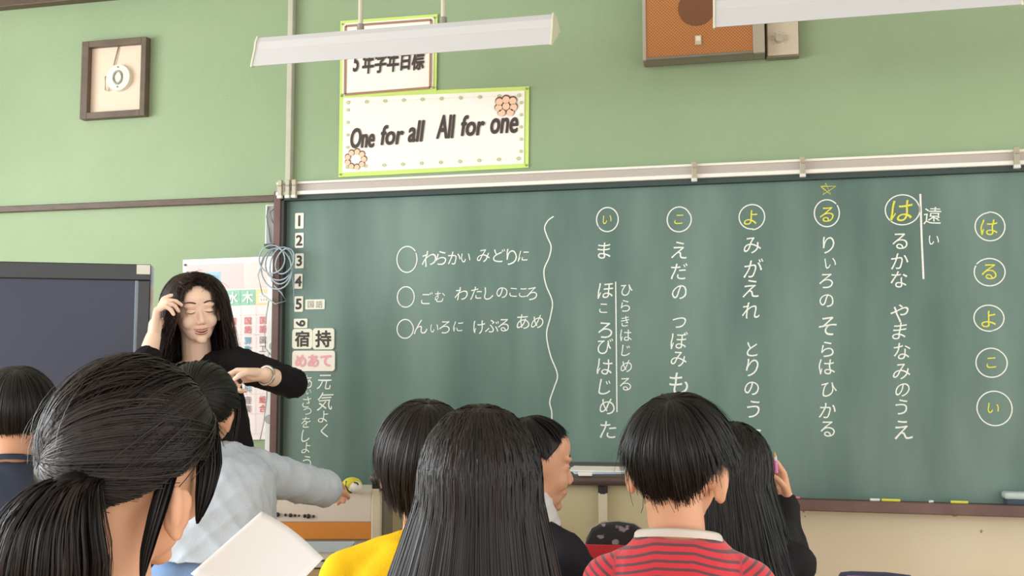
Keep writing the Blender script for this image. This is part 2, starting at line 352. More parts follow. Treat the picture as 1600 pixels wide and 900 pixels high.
# ------------------------------------------------------------------ posters
lime = mat('lime_paper', (206, 230, 130), .7, .2, var=.04, vscale=3); paper = mat('poster_paper', (252, 248, 240), .6, .2)
def poster(name, c, label, cat, thick=.002, y=-.004, m=lime):
    """c: four pixel corners tl,tr,br,bl on the wall -> root, corner coords in local"""
    P = [Wy(x, z, y) for x, z in c]; cx = sum(p[0] for p in P) / 4; zb = min(p[2] for p in P)
    e = empty(name, (cx, y, zb), 0, label, cat); L = [(p[0] - cx, p[2] - zb) for p in P]
    return e, L
def sheet(L, inset, m, name, e, y, th=.0008):
    n = 14; v = []; f = []
    def bl(u, t):
        a = [L[0][k] * (1 - u) + L[1][k] * u for k in (0, 1)]; b = [L[3][k] * (1 - u) + L[2][k] * u for k in (0, 1)]
        return a[0] * (1 - t) + b[0] * t, a[1] * (1 - t) + b[1] * t
    wd = abs(L[1][0] - L[0][0]); ht = abs(L[3][1] - L[0][1]); iu = inset / wd; it = inset / ht
    for j in range(n + 1):
        for i in range(n + 1):
            x, z = bl(iu + (1 - 2 * iu) * i / n, it + (1 - 2 * it) * j / n); v.append((x, y - .0012 * (1 + sin(i * 1.3 + j * .5)) * .5, z))
    for j in range(n):
        for i in range(n): k = j * (n + 1) + i; f.append((k, k + 1, k + n + 2, k + n + 1))
    mesh_obj(name, v, f, m, e, True); return bl
# slogan poster
e, L = poster('slogan_poster', [(531, 147), (827, 135), (826, 262), (529, 277)], 'wide lime-bordered white poster reading One for all All for one', 'poster')
sheet(L, 0, lime, 'backing_sheet', e, -.001)
bl = sheet(L, .018, paper, 'white_sheet', e, -.0035)
ink2 = mat('poster_ink', (74, 62, 60), .6)
f = Flat(-.0072)
def ptext(f, s, u0, u1, t, h, bl, bold=.02, shear=.2, hs=1.0):
    co, fs = text_mesh(s, 1.0, 0, shear); a = bl(u0, t); b = bl(u1, t); wd = co[:, 0].max() - co[:, 0].min(); k = (b[0] - a[0]) / wd
    hh = co[:, 1].max() - co[:, 1].min(); sl = (b[1] - a[1]) / (b[0] - a[0]); mx = (a[0] + b[0]) / 2; mz = (a[1] + b[1]) / 2
    for q in range(9):
        dx, dz = (0, 0) if q == 8 else (.0028 * cos(q * pi / 4), .0028 * sin(q * pi / 4))
        c2 = [(mx + dx + x * k, mz + dz + y * h / hh + sl * x * k) for x, y in co[:, :2]]; f.add(c2, fs, f.y - .00003 * q)
for a_ in (('One', .068, .195, .545, .082), ('for', .232, .352, .525, .080), ('all', .378, .462, .495, .086), ('All', .527, .622, .455, .094), ('for', .656, .775, .455, .082), ('one', .808, .945, .475, .060)):
    f = Flat(-.0072); ptext(f, *a_, bl); mesh_obj('printed_word', f.v, f.f, ink2, e)
f = Flat(-.0066)
for k in range(10):
    for t in (.11, .885):
        a = bl(.05 + .1 * k, t); f.stroke([(a[0] + .006 * cos(q), a[1] + .006 * sin(q)) for q in np.linspace(0, 6.3, 9)], .005)
for t in np.linspace(.2, .8, 5):
    for u in (.05, .962):
        a = bl(u, t); f.stroke([(a[0] + .005 * cos(q), a[1] + .005 * sin(q)) for q in np.linspace(0, 6.3, 9)], .005)
for t in (.11, .885):
    for k in range(60):
        a = bl(.06 + .9 * k / 60, t); b = bl(.06 + .9 * (k + .5) / 60, t); f.stroke([a, b], .0012)
tag(mesh_obj('border_print', f.v, f.f, mat('pale_olive_ink', (200, 204, 160), .6), e), kind='stuff')
skinp = mat('print_skin', (246, 206, 176), .6); hairp = mat('print_hair', (120, 84, 66), .6)
def kidface(e, x, z, r, y=-.0072):
    h = Flat(y); n = 14
    h.add([(x + r * 1.08 * cos(2 * pi * k / n), z + r * 1.08 * sin(2 * pi * k / n) + r * .12) for k in range(n)], [tuple(range(n))]); mesh_obj('printed_hair', h.v, h.f, hairp, e)
    g = Flat(y - .0007); g.add([(x + r * .92 * cos(2 * pi * k / n), z - r * .1 + r * .88 * sin(2 * pi * k / n)) for k in range(n)], [tuple(range(n))]); mesh_obj('printed_face', g.v, g.f, skinp, e)
for dx, dz in ((-.028, .020), (0, .027), (.028, .020), (-.031, -.006), (0, .0), (.031, -.006), (-.018, -.026), (.018, -.026)):
    a = bl(.885, .235); kidface(e, a[0] + dx, a[1] + dz, .0165)
for k in range(9):
    a = bl(.095, .80); q = 2 * pi * k / 9; kidface(e, a[0] + .037 * cos(q), a[1] + .033 * sin(q), .0125)
pin_m = mat('pin_green', (150, 160, 110), .4)
for u, t in ((.012, .03), (.988, .03), (.988, .97), (.012, .97)):
    a = bl(u, t); MB().cyl((a[0], -.002, a[1]), (a[0], -.009, a[1]), .004).build('pushpin', pin_m, e)
# goal poster (mostly behind the lamp)
e, L = poster('grade_goal_poster', [(532, 33), (684, 22), (682, 143), (531, 155)], 'lime-bordered white poster with brown frame print, partly hidden behind the lamp', 'poster', y=-.006)
sheet(L, 0, lime, 'backing_sheet', e, -.001)
bl = sheet(L, .013, paper, 'white_sheet', e, -.0035)
f = Flat(-.0066); bw = .0045
for o_, d in ((.055, .004),):
    c4 = [bl(.06, .075), bl(.94, .075), bl(.94, .95), bl(.06, .95)]
    for k in range(4): f.stroke([c4[k], c4[(k + 1) % 4]], .010)
mesh_obj('frame_print', f.v, f.f, mat('frame_print_brown', (168, 130, 104), .6), e)
f = Flat(-.0078)
for i, ch in enumerate('5年学年目標'):
    a = bl(.175 + i * .128, .555); f.bold(ch, a[0], a[1], .108, .0022, shear=.10, sx=.50, rot=.03)
mesh_obj('title_print', f.v, f.f, ink2, e)
for u, t in ((.03, .05), (.97, .05), (.97, .95), (.03, .95)):
    a = bl(u, t); MB().cyl((a[0], -.002, a[1]), (a[0], -.009, a[1]), .004).build('pushpin', pin_m, e)

# timetable poster behind the teacher
e, L = poster('timetable_poster', [(286, 406), (437, 400), (436, 686), (286, 690)], 'tall white and pink class timetable poster pinned behind the teacher', 'poster', y=-.006)
bl = sheet(L, 0, mat('timetable_paper', (250, 240, 240), .5, .3), 'paper_sheet', e, -.001)
def cell(u0, t0, u1, t1, m, name, y=-.0035):
    f = Flat(y); a = bl(u0, t0); b = bl(u1, t0); c = bl(u1, t1); d = bl(u0, t1); f.add([a, b, c, d], [(0, 1, 2, 3)]); mesh_obj(name, f.v, f.f, m, e)
tt = {'p': mat('tt_pink', (250, 214, 214), .6), 'r': mat('tt_red', (238, 160, 160), .6), 'g': mat('tt_green', (160, 214, 190), .6), 'y': mat('tt_yellow', (246, 230, 170), .6), 'b': mat('tt_blue', (176, 214, 240), .6), 'l': mat('tt_line', (226, 214, 214), .6)}
cell(.04, .03, .64, .17, tt['p'], 'header_band')
cell(.07, .075, .40, .15, tt['b'], 'title_band', -.0042)
cell(.64, .03, .93, .17, mat('tt_pale', (252, 228, 222), .6), 'header_band')
for i, (ch, m) in enumerate(zip('月火水木金', ('y', 'r', 'g', 'g', 'y'))):
    u0 = .14 + i * .155; cell(u0, .18, u0 + .152, .265, tt[m], 'day_cell')
f = Flat(-.0052)
for i, ch in enumerate('月火水木金'):
    a = bl(.216 + i * .155, .222); f.bold(ch, a[0], a[1], .052, .0014)
mesh_obj('day_print', f.v, f.f, mat('tt_white', (254, 252, 250), .6), e)
f = Flat(-.0045)
for k in range(7): a = bl(.04, .32 + k * .108); b = bl(.94, .32 + k * .108); f.stroke([a, b], .0015)
for k in range(6): a = bl(.14 + k * .155, .27); b = bl(.14 + k * .155, .97); f.stroke([a, b], .0015)
mesh_obj('grid_print', f.v, f.f, tt['l'], e)
redi = mat('tt_red_ink', (222, 120, 120), .6); blui = mat('tt_blue_ink', (120, 176, 200), .6); gryi = mat('tt_grey_ink', (160, 150, 150), .6)
grid = {(2, 0): ('国語', redi), (3, 0): ('国語', redi), (4, 0): ('国語', redi), (1, 0): ('算数', blui), (2, 1): ('算数', blui), (3, 1): ('算数', blui), (1, 1): ('算数', blui), (4, 1): ('図工', gryi), (4, 4): ('総合', redi), (3, 3): ('理科', blui), (4, 2): ('体育', blui), (3, 4): ('音楽', gryi)}
for (i, j), (s, m) in grid.items():
    f = Flat(-.0048)
    for q, ch in enumerate(s):
        a = bl(.216 + i * .155, .352 + j * .108 + q * .048); f.bold(ch, a[0], a[1], .034, .0005)
    mesh_obj('lesson_print', f.v, f.f, m, e)
f = Flat(-.0048)
for i, ch in enumerate('時間割'):
    a = bl(.13 + i * .105, .112); f.bold(ch, a[0], a[1], .036, .0006)
mesh_obj('title_print', f.v, f.f, mat('tt_title_ink', (150, 190, 226), .6), e)
for u, t in ((.03, .03), (.03, .97)):
    a = bl(u, t); MB().cyl((a[0], -.002, a[1]), (a[0], -.008, a[1]), .005).build('pushpin', mat('pin_dark', (70, 66, 60), .4), e)
# magnet strip with grey round magnets
a = Wy(427, 410, -.012); b = Wy(436, 720, -.012)
st = MB().box((Wy(418, 500, -.01)[0], -.014, b[2]), (Wy(438, 500, -.01)[0], -.0098, a[2]), .001).build('plastic_strip', mat('clear_white_plastic', (236, 240, 240), .25, .6, coat=.4)); tag(st, 'narrow glossy white plastic strip hanging between timetable and chalkboard frame', 'strip')
for i, (px, py) in enumerate(((430, 437), (427, 541), (420, 655))):
    p = Wy(px, py, -.015); o = MB().cyl((0, 0, 0), (0, -.006, 0), .019, .017, 20).build('round_magnet', mat('grey_magnet', (176, 176, 178), .5)); o.location = (p[0], -.0142, p[2])
    tag(o, 'round grey magnet on the white plastic strip, %s of three' % ('topmost', 'middle', 'lowest')[i], 'magnet', 'grey magnets on the plastic strip')

# ------------------------------------------------------------------ wall box and cable coil
a = Wy(415, 320, -.05); b = Wy(434, 383, -.05)
e = empty('junction_box', ((a[0] + b[0]) / 2, 0, b[2]), 0, 'slim grey wall box with white edges beside the chalkboard top left', 'box')
hw = (b[0] - a[0]) / 2; hh = a[2] - b[2]
MB().box((-hw, -.05, 0), (hw, -.001, hh), .003).build('housing', white_m, e)
MB().box((-hw + .006, -.054, .006), (hw - .008, -.049, hh - .004), .002).build('cover', mat('box_grey', (150, 152, 152), .4), e)
MB().box((-hw + .002, -.062, -.012), (hw - .004, -.02, .006), .002).build('socket_block', mat('socket_dark', (70, 78, 74), .5), e)
MB().tube([(-.012, -.058, hh - .01), (-.018, -.062, hh * .7), (-.008, -.060, hh * .4), (.0, -.058, .01)], .0022).tube([(.012, -.058, hh - .02), (.0, -.064, hh * .8), (.006, -.06, hh * .6), (.014, -.056, hh * .5)], .002).build('cable', mat('cable_dark', (96, 100, 106), .5), e)
e = empty('cable_coil', tuple(Wy(434, 388, -.07)), 0, 'coiled pale blue-grey cable hanging over the chalkboard frame corner', 'cable')
cabm = mat('cable_blue_grey', (168, 186, 196), .45, .5)
def wloc(px, py, y, e): p = Wy(px, py, y); return (p[0] - e.location.x, p[1] - e.location.y, p[2] - e.location.z)
def loop(cpx, cpy, rx, ry, tilt, y):
    pts = []
    for k in range(28):
        t = 2 * pi * k / 28; x = rx * cos(t); z = ry * sin(t); pts.append(wloc(cpx + x * cos(tilt) - z * sin(tilt), cpy + x * sin(tilt) + z * cos(tilt), y - .006 * sin(t * 2), e))
    return pts
for i, (cx, cy, rx, ry, tl) in enumerate([(437, 412, 22, 26, .2), (440, 415, 18, 29, .15), (432, 420, 24, 32, -.1), (445, 408, 13, 21, .4), (425, 405, 20, 22, .0)]):
    MB().tube(loop(cx, cy, rx, ry, tl, -.075 - .006 * i), .0032, 6, True).build('cable_loop', cabm, e, True)
MB().tube([wloc(x, y, -.075, e) for x, y in [(434, 388), (415, 396), (403, 430), (410, 460), (430, 475), (447, 470), (440, 458), (428, 446)]], .003, 6).build('cable_end', cabm, e, True)
MB().tube([wloc(x, y, -.078, e) for x, y in [(452, 400), (457, 430), (459, 452), (459, 475)]], .0022, 6).build('cable_end', cabm, e, True)
MB().tube([wloc(x, y, -.05, e) for x, y in [(420, 470), (413, 510), (415, 545), (428, 560), (431, 548), (420, 552), (416, 580), (417, 620), (412, 660), (406, 688)]], .0022, 6).build('hanging_cord', mat('cord_grey', (176, 176, 178), .5), e, True)

# ------------------------------------------------------------------ wall frame with round clock outlet
a = Wy(128, 66, -.038); b = Wy(225, 180, -.038)
e = empty('clock_recess_frame', ((a[0] + b[0]) / 2, 0, (Wy(128, 186, -.038)[2] + Wy(225, 180, -.038)[2]) / 2), 0, 'square brown-framed wall box with round white outlet and no clock', 'frame')
cx = e.location.x; hw = (b[0] - a[0]) / 2; hh = (Wy(128, 66, -.038)[2] + Wy(225, 56, -.038)[2]) / 2 - e.location.z
bf = mat('frame_brown', (112, 98, 84), .5, .4, rgb2=(96, 82, 72), vscale=14)
t_ = .035
MB().box((-hw, -.038, 0), (-hw + t_, -.001, hh), .002).build('frame_side', bf, e); MB().box((hw - t_ * .7, -.038, 0), (hw, -.001, hh), .002).build('frame_side', bf, e)
MB().box((-hw + t_, -.038, 0), (hw - t_ * .7, -.001, t_ * .8), .002).build('frame_rail', bf, e); MB().box((-hw + t_, -.038, hh - t_ * .8), (hw - t_ * .7, -.001, hh), .002).build('frame_rail', bf, e)
MB().box((-hw + t_, -.012, t_ * .8), (hw - t_ * .7, -.003, hh - t_ * .8)).build('back_board', mat('cream_board', (226, 206, 186), .6, var=.04, vscale=3), e)
c0 = Wy(184, 121, -.03); x0 = c0[0] - cx; z0 = c0[2] - e.location.z
MB().cyl((x0, -.012, z0), (x0, -.03, z0), .062, .058, 40).build('outlet_disc', mat('outlet_white', (236, 236, 218), .4), e, False)
MB().tube([(x0 + .021 * cos(2 * pi * k / 20), -.032, z0 + .028 * sin(2 * pi * k / 20)) for k in range(20)], .005, 8, True).build('outlet_ring', mat('outlet_grey', (160, 160, 150), .4), e, True)
MB().cyl((x0, -.03, z0 + .047), (x0, -.032, z0 + .047), .004).build('screw', mat('screw_grey', (130, 126, 116), .4), e); MB().cyl((x0, -.03, z0 - .042), (x0, -.032, z0 - .042), .004).build('screw', MATS['screw_grey'], e)
MB().tube([(x0 - .01, -.016, hh - .03), (x0 - .02, -.018, hh * .8), (x0 - .03, -.018, z0 + .06)], .0025, 6).tube([(x0 - .055, -.018, z0 + .02), (x0 - .07, -.02, z0 + .01), (x0 - .068, -.02, z0 - .05), (x0 - .05, -.018, z0 - .055), (x0 - .05, -.018, z0 - .02)], .0022, 6).build('wire', mat('wire_grey', (150, 140, 124), .5), e, True)

# ------------------------------------------------------------------ wall speaker and volume control
YS = -.105
a = Wy(1001, 0, YS); zb = Wy(1015, 94, YS)[2]; xr = Wy(1178, 80, YS)[0]; xl = Wy(1004, 50, YS)[0]
e = empty('wall_speaker', ((xl + xr) / 2, 0, zb), 0, 'large wall loudspeaker with orange-brown cloth grille and grey case', 'speaker')
hw = (xr - xl) / 2; H = .36; case = mat('speaker_case', (128, 122, 108), .5, .4)
dz = .03
MB().ext([(-.001, .004), (-.05, -.008), (YS + .012, 0), (YS + .012, H), (-.001, H + .01)], -hw, hw + .040).build('case', case, e)
MB().box((-hw, YS - .004, 0), (-hw + .014, YS + .014, H), .003).build('grille_frame', mat('speaker_edge', (176, 166, 150), .5), e)
MB().box((hw - .003, YS - .004, 0), (hw + .040, YS + .014, H), .003).build('grille_frame', MATS['speaker_edge'], e)
MB().box((-hw + .014, YS - .004, 0), (hw - .003, YS + .014, .01), .002).build('grille_frame', case, e)
gm = mat('grille_cloth', (184, 112, 58), .8, .2); nt = gm.node_tree; bs = nt.nodes['Principled BSDF']
ck = nt.nodes.new('ShaderNodeTexChecker'); ck.inputs['Scale'].default_value = 170; ck.inputs[1].default_value = lin((196, 134, 84)); ck.inputs[2].default_value = lin((156, 104, 64))
tc = nt.nodes.new('ShaderNodeTexCoord'); nt.links.new(tc.outputs['Object'], ck.inputs[0]); nt.links.new(ck.outputs[0], bs.inputs[0])
MB().box((-hw + .014, YS, .01), (hw - .003, YS + .012, H), .001).build('grille', gm, e)
c0 = Wy(1089, 12, YS); MB().cyl((c0[0] - e.location.x, YS - .0012, c0[2] - zb), (c0[0] - e.location.x, YS + .002, c0[2] - zb), .071, n=40).build('cone_dark_cloth', mat('grille_dark', (128, 84, 58), .8, rgb2=(112, 74, 52), vscale=300), e)  # darker round of cloth in front of the cone
c0 = Wy(1091, 63, YS); x = c0[0] - e.location.x; z = c0[2] - zb
MB().box((x - .012, YS - .005, z - .018), (x + .012, YS + .001, z + .018), .001).build('badge', mat('badge_silver', (206, 196, 176), .35, metal=.3), e)
MB().box((x - .008, YS - .0065, z - .004), (x + .009, YS - .004, z + .014), .001).build('badge_plate', mat('badge_white', (230, 224, 210), .4), e)
a = Wy(1198, 30, -.05); b = Wy(1248, 84, -.05)
e = empty('volume_control', ((a[0] + b[0]) / 2, 0, b[2]), 0, 'square cream wall plate with silver volume knob beside the speaker', 'control')
hw = (b[0] - a[0]) / 2; hh = .17
MB().box((-hw - .004, -.045, -.006), (hw + .004, -.001, hh), .004).build('back_box', case, e)
MB().box((-hw, -.052, 0), (hw, -.044, hh), .006).build('face_plate', mat('plate_cream', (216, 204, 184), .4), e)
c0 = Wy(1218, 60, -.06); x = c0[0] - e.location.x; z = c0[2] - e.location.z
MB().cyl((x, -.052, z), (x, -.075, z), .018, .015, 28).build('knob', mat('knob_metal', (214, 206, 190), .25, metal=.7), e)
f = Flat(-.0528)
for k in range(9):
    t = R(-40 + 32.5 * k); f.stroke([(x + .026 * cos(t), z + .026 * sin(t)), (x + .030 * cos(t), z + .030 * sin(t))], .0016)
mesh_obj('scale_marks', f.v, f.f, mat('mark_grey', (140, 130, 116), .6), e)

# ------------------------------------------------------------------ chalkboard lamps
lampw = mat('lamp_enamel', (212, 213, 216), .32, .5)
def board_lamp(px0, px1, pyb0, label, rods, lpx=None):
    YL = -.72; a = Wy(px0, pyb0, YL - .045); x0 = a[0]; x1 = Wy(px1, 60, YL - .02)[0]; zb = a[2]
    e = empty('chalkboard_lamp', ((x0 + x1) / 2, YL, zb), 0, label, 'lamp', 'hanging chalkboard lamps'); h = (x1 - x0) / 2
    T = .003; KZ = 1.1
    outer = [(.11, .085), (.05, .108), (.0, .104), (-.012, .086), (-.018, .06), (-.030, .03), (-.042, 0)]; outer = [(y, z * KZ) for y, z in outer]
    inner = [(y + T, z - (T if i < 3 else 0)) for i, (y, z) in enumerate(outer)]
    MB().ext(outer + inner[::-1], -h, h).build('reflector', lampw, e)
    endp = [(.112, .083), (.05, .112), (-.003, .108), (-.016, .086), (-.022, .06), (-.034, .03), (-.046, -.003), (-.03, -.002), (.02, .03)]; endp = [(y, z * KZ) for y, z in endp]
    cream = mat('lamp_end_cream', (226, 226, 200), .4)
    MB().ext(endp, -h - .006, -h).build('end_cap', cream, e); MB().ext(endp, h, h + .006).build('end_cap', cream, e)
    MB().cyl((-h + .03, .03, .055), (h - .03, .03, .055), .014, n=20).build('fluorescent_tube', mat('tube_glass', (244, 246, 244), .3), e, True)
    MB().cyl((-h, .03, .055), (-h + .03, .03, .055), .016).cyl((h - .03, .03, .055), (h, .03, .055), .016).build('lamp_holder', mat('holder_white', (220, 220, 214), .5), e)
    rodm = mat('rod_enamel', (206, 204, 186), .4)
    for px in rods:
        xr = Wy(px, 40, YL)[0] - e.location.x
        MB().cyl((xr, .02, .125), (xr, .02, CEIL - zb), .0085).build('hanger_rod', rodm, e)
        j = MB().cyl((xr, .02, .106), (xr, .02, .118), .014).cyl((xr, .02, .118), (xr, .02, .14), .0125); j.build('rod_joint', mat('joint_metal', (160, 158, 146), .35, metal=.5), e)
        MB().cyl((xr, .02, CEIL - zb - .02), (xr, .02, CEIL - zb), .03).build('ceiling_rose', rodm, e)
    return e
board_lamp(393, 861, 103, 'white hanging chalkboard lamp in front of the posters', (560, 690))
board_lamp(1117, 1117 + 478, 42, 'white hanging chalkboard lamp in front of the wall speaker', (1290, 1420))

# ------------------------------------------------------------------ television
tr = W3(237, 414, 3.30); tl = W3(0, 408, 3.20); d = (tr - tl)[:2]; ang = math.atan2(d[1], d[0])
WTV, HTV = 1.16, .70
ctr = np.array([tr[0] - cos(ang) * WTV / 2, tr[1] - sin(ang) * WTV / 2]); ztop = tr[2]
e = empty('television', (ctr[0], ctr[1], 0), ang, 'large black flat television on a stand at the left', 'television')
blk = mat('tv_black', (34, 38, 44), .3, .5, coat=.3)
zb = ztop - HTV
MB().box((-WTV / 2, 0, zb), (WTV / 2, .07, ztop), .006).build('back_shell', blk, e)
bz = .052
for lo, hi in [((-WTV / 2, -.018, ztop - bz), (WTV / 2, 0, ztop)), ((-WTV / 2, -.018, zb), (WTV / 2, 0, zb + bz)), ((-WTV / 2, -.018, zb + bz), (-WTV / 2 + bz, 0, ztop - bz)), ((WTV / 2 - .040, -.018, zb + bz), (WTV / 2, 0, ztop - bz))]:
    MB().box(lo, hi, .003).build('bezel', blk, e)
MB().box((WTV / 2 - .047, -.014, zb + bz), (WTV / 2 - .038, -.002, ztop - bz), .001).build('silver_trim', mat('tv_silver', (120, 132, 140), .3, metal=.5), e)
MB().box((-WTV / 2 + bz, -.006, zb + bz), (WTV / 2 - .047, .001, ztop - bz)).build('screen', mat('tv_screen', (50, 56, 84), .22, .5, rgb2=(40, 46, 70), vscale=2), e)
MB().box((WTV / 2 - .043, -.0195, ztop - .032), (WTV / 2 - .002, -.018, ztop - .002)).build('sticker', mat('sticker_white', (226, 226, 216), .6), e)
st_m = mat('stand_grey', (120, 122, 126), .45, metal=.4)
for sx in (-.38, .38):
    MB().box((sx - .03, .03, .06), (sx + .03, .065, zb + .2), .004).build('stand_post', st_m, e)
    MB().box((sx - .03, -.25, .05), (sx + .03, .35, .085), .004).build('stand_foot', st_m, e)
    for yy in (-.22, .32): MB().cyl((sx - .012, yy, .028), (sx + .012, yy, .028), .028).build('castor', blk, e)
MB().box((-.35, .035, .35), (.35, .06, .40), .003).build('cross_bar', st_m, e)

# ------------------------------------------------------------------ lectern, side cabinet, desks, chairs
steel = mat('beige_steel', (206, 196, 172), .5, .4, var=.05, vscale=4)
darkw = mat('dark_laminate', (92, 76, 70), .4, .5, rgb2=(76, 62, 58), vscale=9)
capb = mat('black_rubber', (40, 38, 38), .6)
Zl = 3.28
pl = W3(560, 742, Zl); pr = W3(1015, 742, Zl); ang = YAW * .55
e = empty('teacher_lectern', ((pl[0] + pr[0]) / 2 - .0, (pl[1] + pr[1]) / 2 + .24, 0), ang, 'beige steel teacher desk with dark brown rounded top edge before the board', 'desk')
w2 = .47; zt = W3(780, 742, Zl)[2]
MB().box((-w2, -.25, zt - .03), (w2, .25, zt), .012, seg=3).build('desk_top', darkw, e, True)
MB().box((-w2 + .04, -.20, .25), (w2 - .03, -.185, zt - .03), .002).build('front_panel', mat('panel_tan', (206, 194, 158), .55, rgb2=(194, 182, 146), vscale=3), e)
MB().box((-w2 + .04, -.185, .25), (-w2 + .055, .2, zt - .03), .002).build('side_panel', steel, e); MB().box((w2 - .045, -.185, .25), (w2 - .03, .2, zt - .03), .002).build('side_panel', steel, e)
for lx in (-w2 + .015, w2 - .20):
    for ly in (-.225, .2):
        MB().box((lx, ly, .0), (lx + .028, ly + .024, zt - .055), .003).build('leg', steel, e)
    MB().cyl((lx + .014, -.213, zt - .058), (lx + .014, -.213, zt - .03), .015).build('leg_cap', capb, e)
ROOTL = e
# papers and rubber on lectern
def locw(px, py, z): return Wz(px, py, z)
p = W3(945, 741, 3.33)
pm = mat('blue_print_paper', (176, 204, 226), .6, rgb2=(226, 236, 240), vscale=14)
o = MB().box((-.12, -.09, 0), (.12, .09, .006), .001).build('folder', pm); o.location = (p[0], p[1] + .06, zt + .0005); o.rotation_euler = (0, 0, .3); tag(o, 'pale blue printed folder lying on the lectern top', 'folder')
p2 = W3(950, 741, 3.33)
o = MB().box((-.13, -.08, 0), (.13, .08, .003), .001).build('white_paper', paper); o.location = (p2[0] + .0, p2[1] + .05, zt + .007); o.rotation_euler = (0, 0, .05); tag(o, 'white sheet of paper lying over the blue folder', 'paper')
p3 = W3(912, 741, 3.22)
o = MB().box((-.022, -.012, 0), (.022, .012, .012), .003).build('white_eraser', mat('rubber_white', (240, 238, 236), .6)); o.location = (p3[0], p3[1] + .03, zt + .0005); o.rotation_euler = (0, 0, .2); tag(o, 'small white rubber eraser at the lectern front edge', 'eraser')
# side cabinet with beads
Zc = 3.02
pr = W3(585, 770, Zc); zc_ = pr[2]
pl = W3(408, 770, Zc)
e = empty('side_cabinet', ((pl[0] + pr[0]) / 2, (pl[1] + pr[1]) / 2 + .12, 0), YAW, 'pale grey-beige cabinet with orange strip and row of dark magnets', 'cabinet')
w2 = float(np.linalg.norm((pr - pl)[:2])) / 2
pale = mat('pale_greybeige', (222, 210, 196), .5, .4)
MB().box((-w2, -.12, zc_ - .085), (w2 - .035, -.10, zc_), .003).build('upper_panel', pale, e)
MB().box((-w2, -.118, zc_ - .135), (w2 - .035, -.098, zc_ - .085), .002).build('orange_strip', mat('orange_laminate', (216, 140, 62), .5, var=.06, vscale=6), e)
MB().box((-w2, -.10, .08), (w2 - .035, .12, zc_ - .003), .004).build('body', mat('cabinet_body', (200, 196, 186), .5), e)
MB().box((w2 - .035, -.125, 0), (w2 - .008, -.09, zc_ + .012), .003).build('post', steel, e)
MB().box((w2 - .012, -.09, .0), (w2, .12, zc_ - .0), .003).build('side_panel', mat('cabinet_side', (120, 112, 100), .6), e)
MB().cyl((w2 - .022, -.108, zc_ + .012), (w2 - .022, -.108, zc_ + .036), .014).build('post_cap', capb, e)
for sx in (-w2 + .02, w2 - .06):
    MB().box((sx, -.08, 0), (sx + .03, .1, .08), .002).build('foot', capb, e)
for k, px in enumerate((415, 423, 434, 446, 454, 461, 467, 476, 482, 490)):
    q = W3(px, 803 + .05 * (px - 415), Zc - .01); rr = (.0045, .007, .0065, .004, .0055, .004, .003, .005, .0065, .004)[k]
    o = MB().sphere((0, 0, 0), (rr, rr * .8, rr * 1.1), 12, 8).build('bead_magnet', mat('bead_dark', (62, 52, 58), .4), None, True)
    loc = e.matrix_basis.inverted() if False else None
    # slide onto the panel's front face
    M = Matrix.Translation(e.location) @ Matrix.Rotation(YAW, 4, 'Z'); lq = M.inverted() @ Vector(q); lq.y = -.12 - rr * .75; o.location = M @ lq; o.rotation_euler = (0, 0, YAW)
    tag(o, 'tiny dark round magnet on the cabinet panel, %s in the row' % ('leftmost', 'second from left', 'third from left', 'fourth from left', 'fifth from left', 'fifth from right', 'fourth from right', 'third from right', 'second from right', 'rightmost')[k], 'magnet', 'row of dark magnets on the cabinet')
# yellow and white ball-shaped pouch on the cabinet
q = W3(550, 758, Zc - .02)
e2 = empty('ball_pouch', (q[0], q[1], zc_ + .0), YAW, 'small yellow and white plush ball with dark curl, on the cabinet top', 'toy')
MB().sphere((0, 0, .024), (.03, .026, .024), 24, 14).build('plush_ball', mat('plush_yellow', (216, 206, 70), .8, bump=.4, bscale=300), e2, True)
MB().sphere((.010, -.010, .020), (.022, .020, .019), 20, 12).build('white_patch', mat('plush_white', (226, 224, 214), .8), e2, True)
MB().tube([(-.012, -.0285, .040), (-.014, -.030, .026), (-.006, -.031, .012), (.004, -.030, .006)], .0022, 6).tube([(.010, -.028, .036), (.019, -.026, .034), (.022, -.022, .026)], .0022, 6).build('curl_line', mat('curl_dark', (60, 60, 50), .7), e2, True)

woodtop = mat('desk_wood', (214, 178, 126), .4, .4, rgb2=(196, 158, 106), vscale=5, stretch=(1, 9, 1))
tubem = mat('steel_tube', (150, 156, 160), .35, metal=.6)
def desk(x, y, rz, label):
    e = empty('school_desk', (x, y, 0), rz, label, 'desk', 'pupil desks')
    MB().box((-.32, -.22, .68), (.32, .22, .70), .006).build('desk_top', woodtop, e)
    MB().box((-.28, -.20, .56), (.28, .18, .57)).box((-.28, .17, .57), (.28, .18, .66)).box((-.285, -.2, .56), (-.275, .18, .66)).box((.275, -.2, .56), (.285, .18, .66)).build('book_tray', st_m, e)
    for sx in (-.29, .29):
        for sy in (-.17, .17): MB().cyl((sx, sy, 0), (sx, sy, .68), .0125).build('leg', tubem, e)
        MB().cyl((sx, -.17, .05), (sx, .17, .05), .0125).build('foot_bar', tubem, e)
    return e
def chair(x, y, rz, label):
    e = empty('school_chair', (x, y, 0), rz, label, 'chair', 'pupil chairs')
    MB().box((-.18, -.17, .385), (.18, .18, .40), .008).build('seat', woodtop, e)
    MB().box((-.18, -.235, .60), (.18, -.222, .73), .006).build('backrest', woodtop, e)
    for sx in (-.165, .165):
        MB().tube([(sx, -.19, 0), (sx, -.19, .38), (sx, -.215, .70)], .011, 8).build('rear_leg', tubem, e); MB().cyl((sx, .16, 0), (sx, .16, .385), .011).build('front_leg', tubem, e)
    MB().cyl((-.165, -.19, .37), (.165, -.19, .37), .009).build('stretcher', tubem, e)
    return e

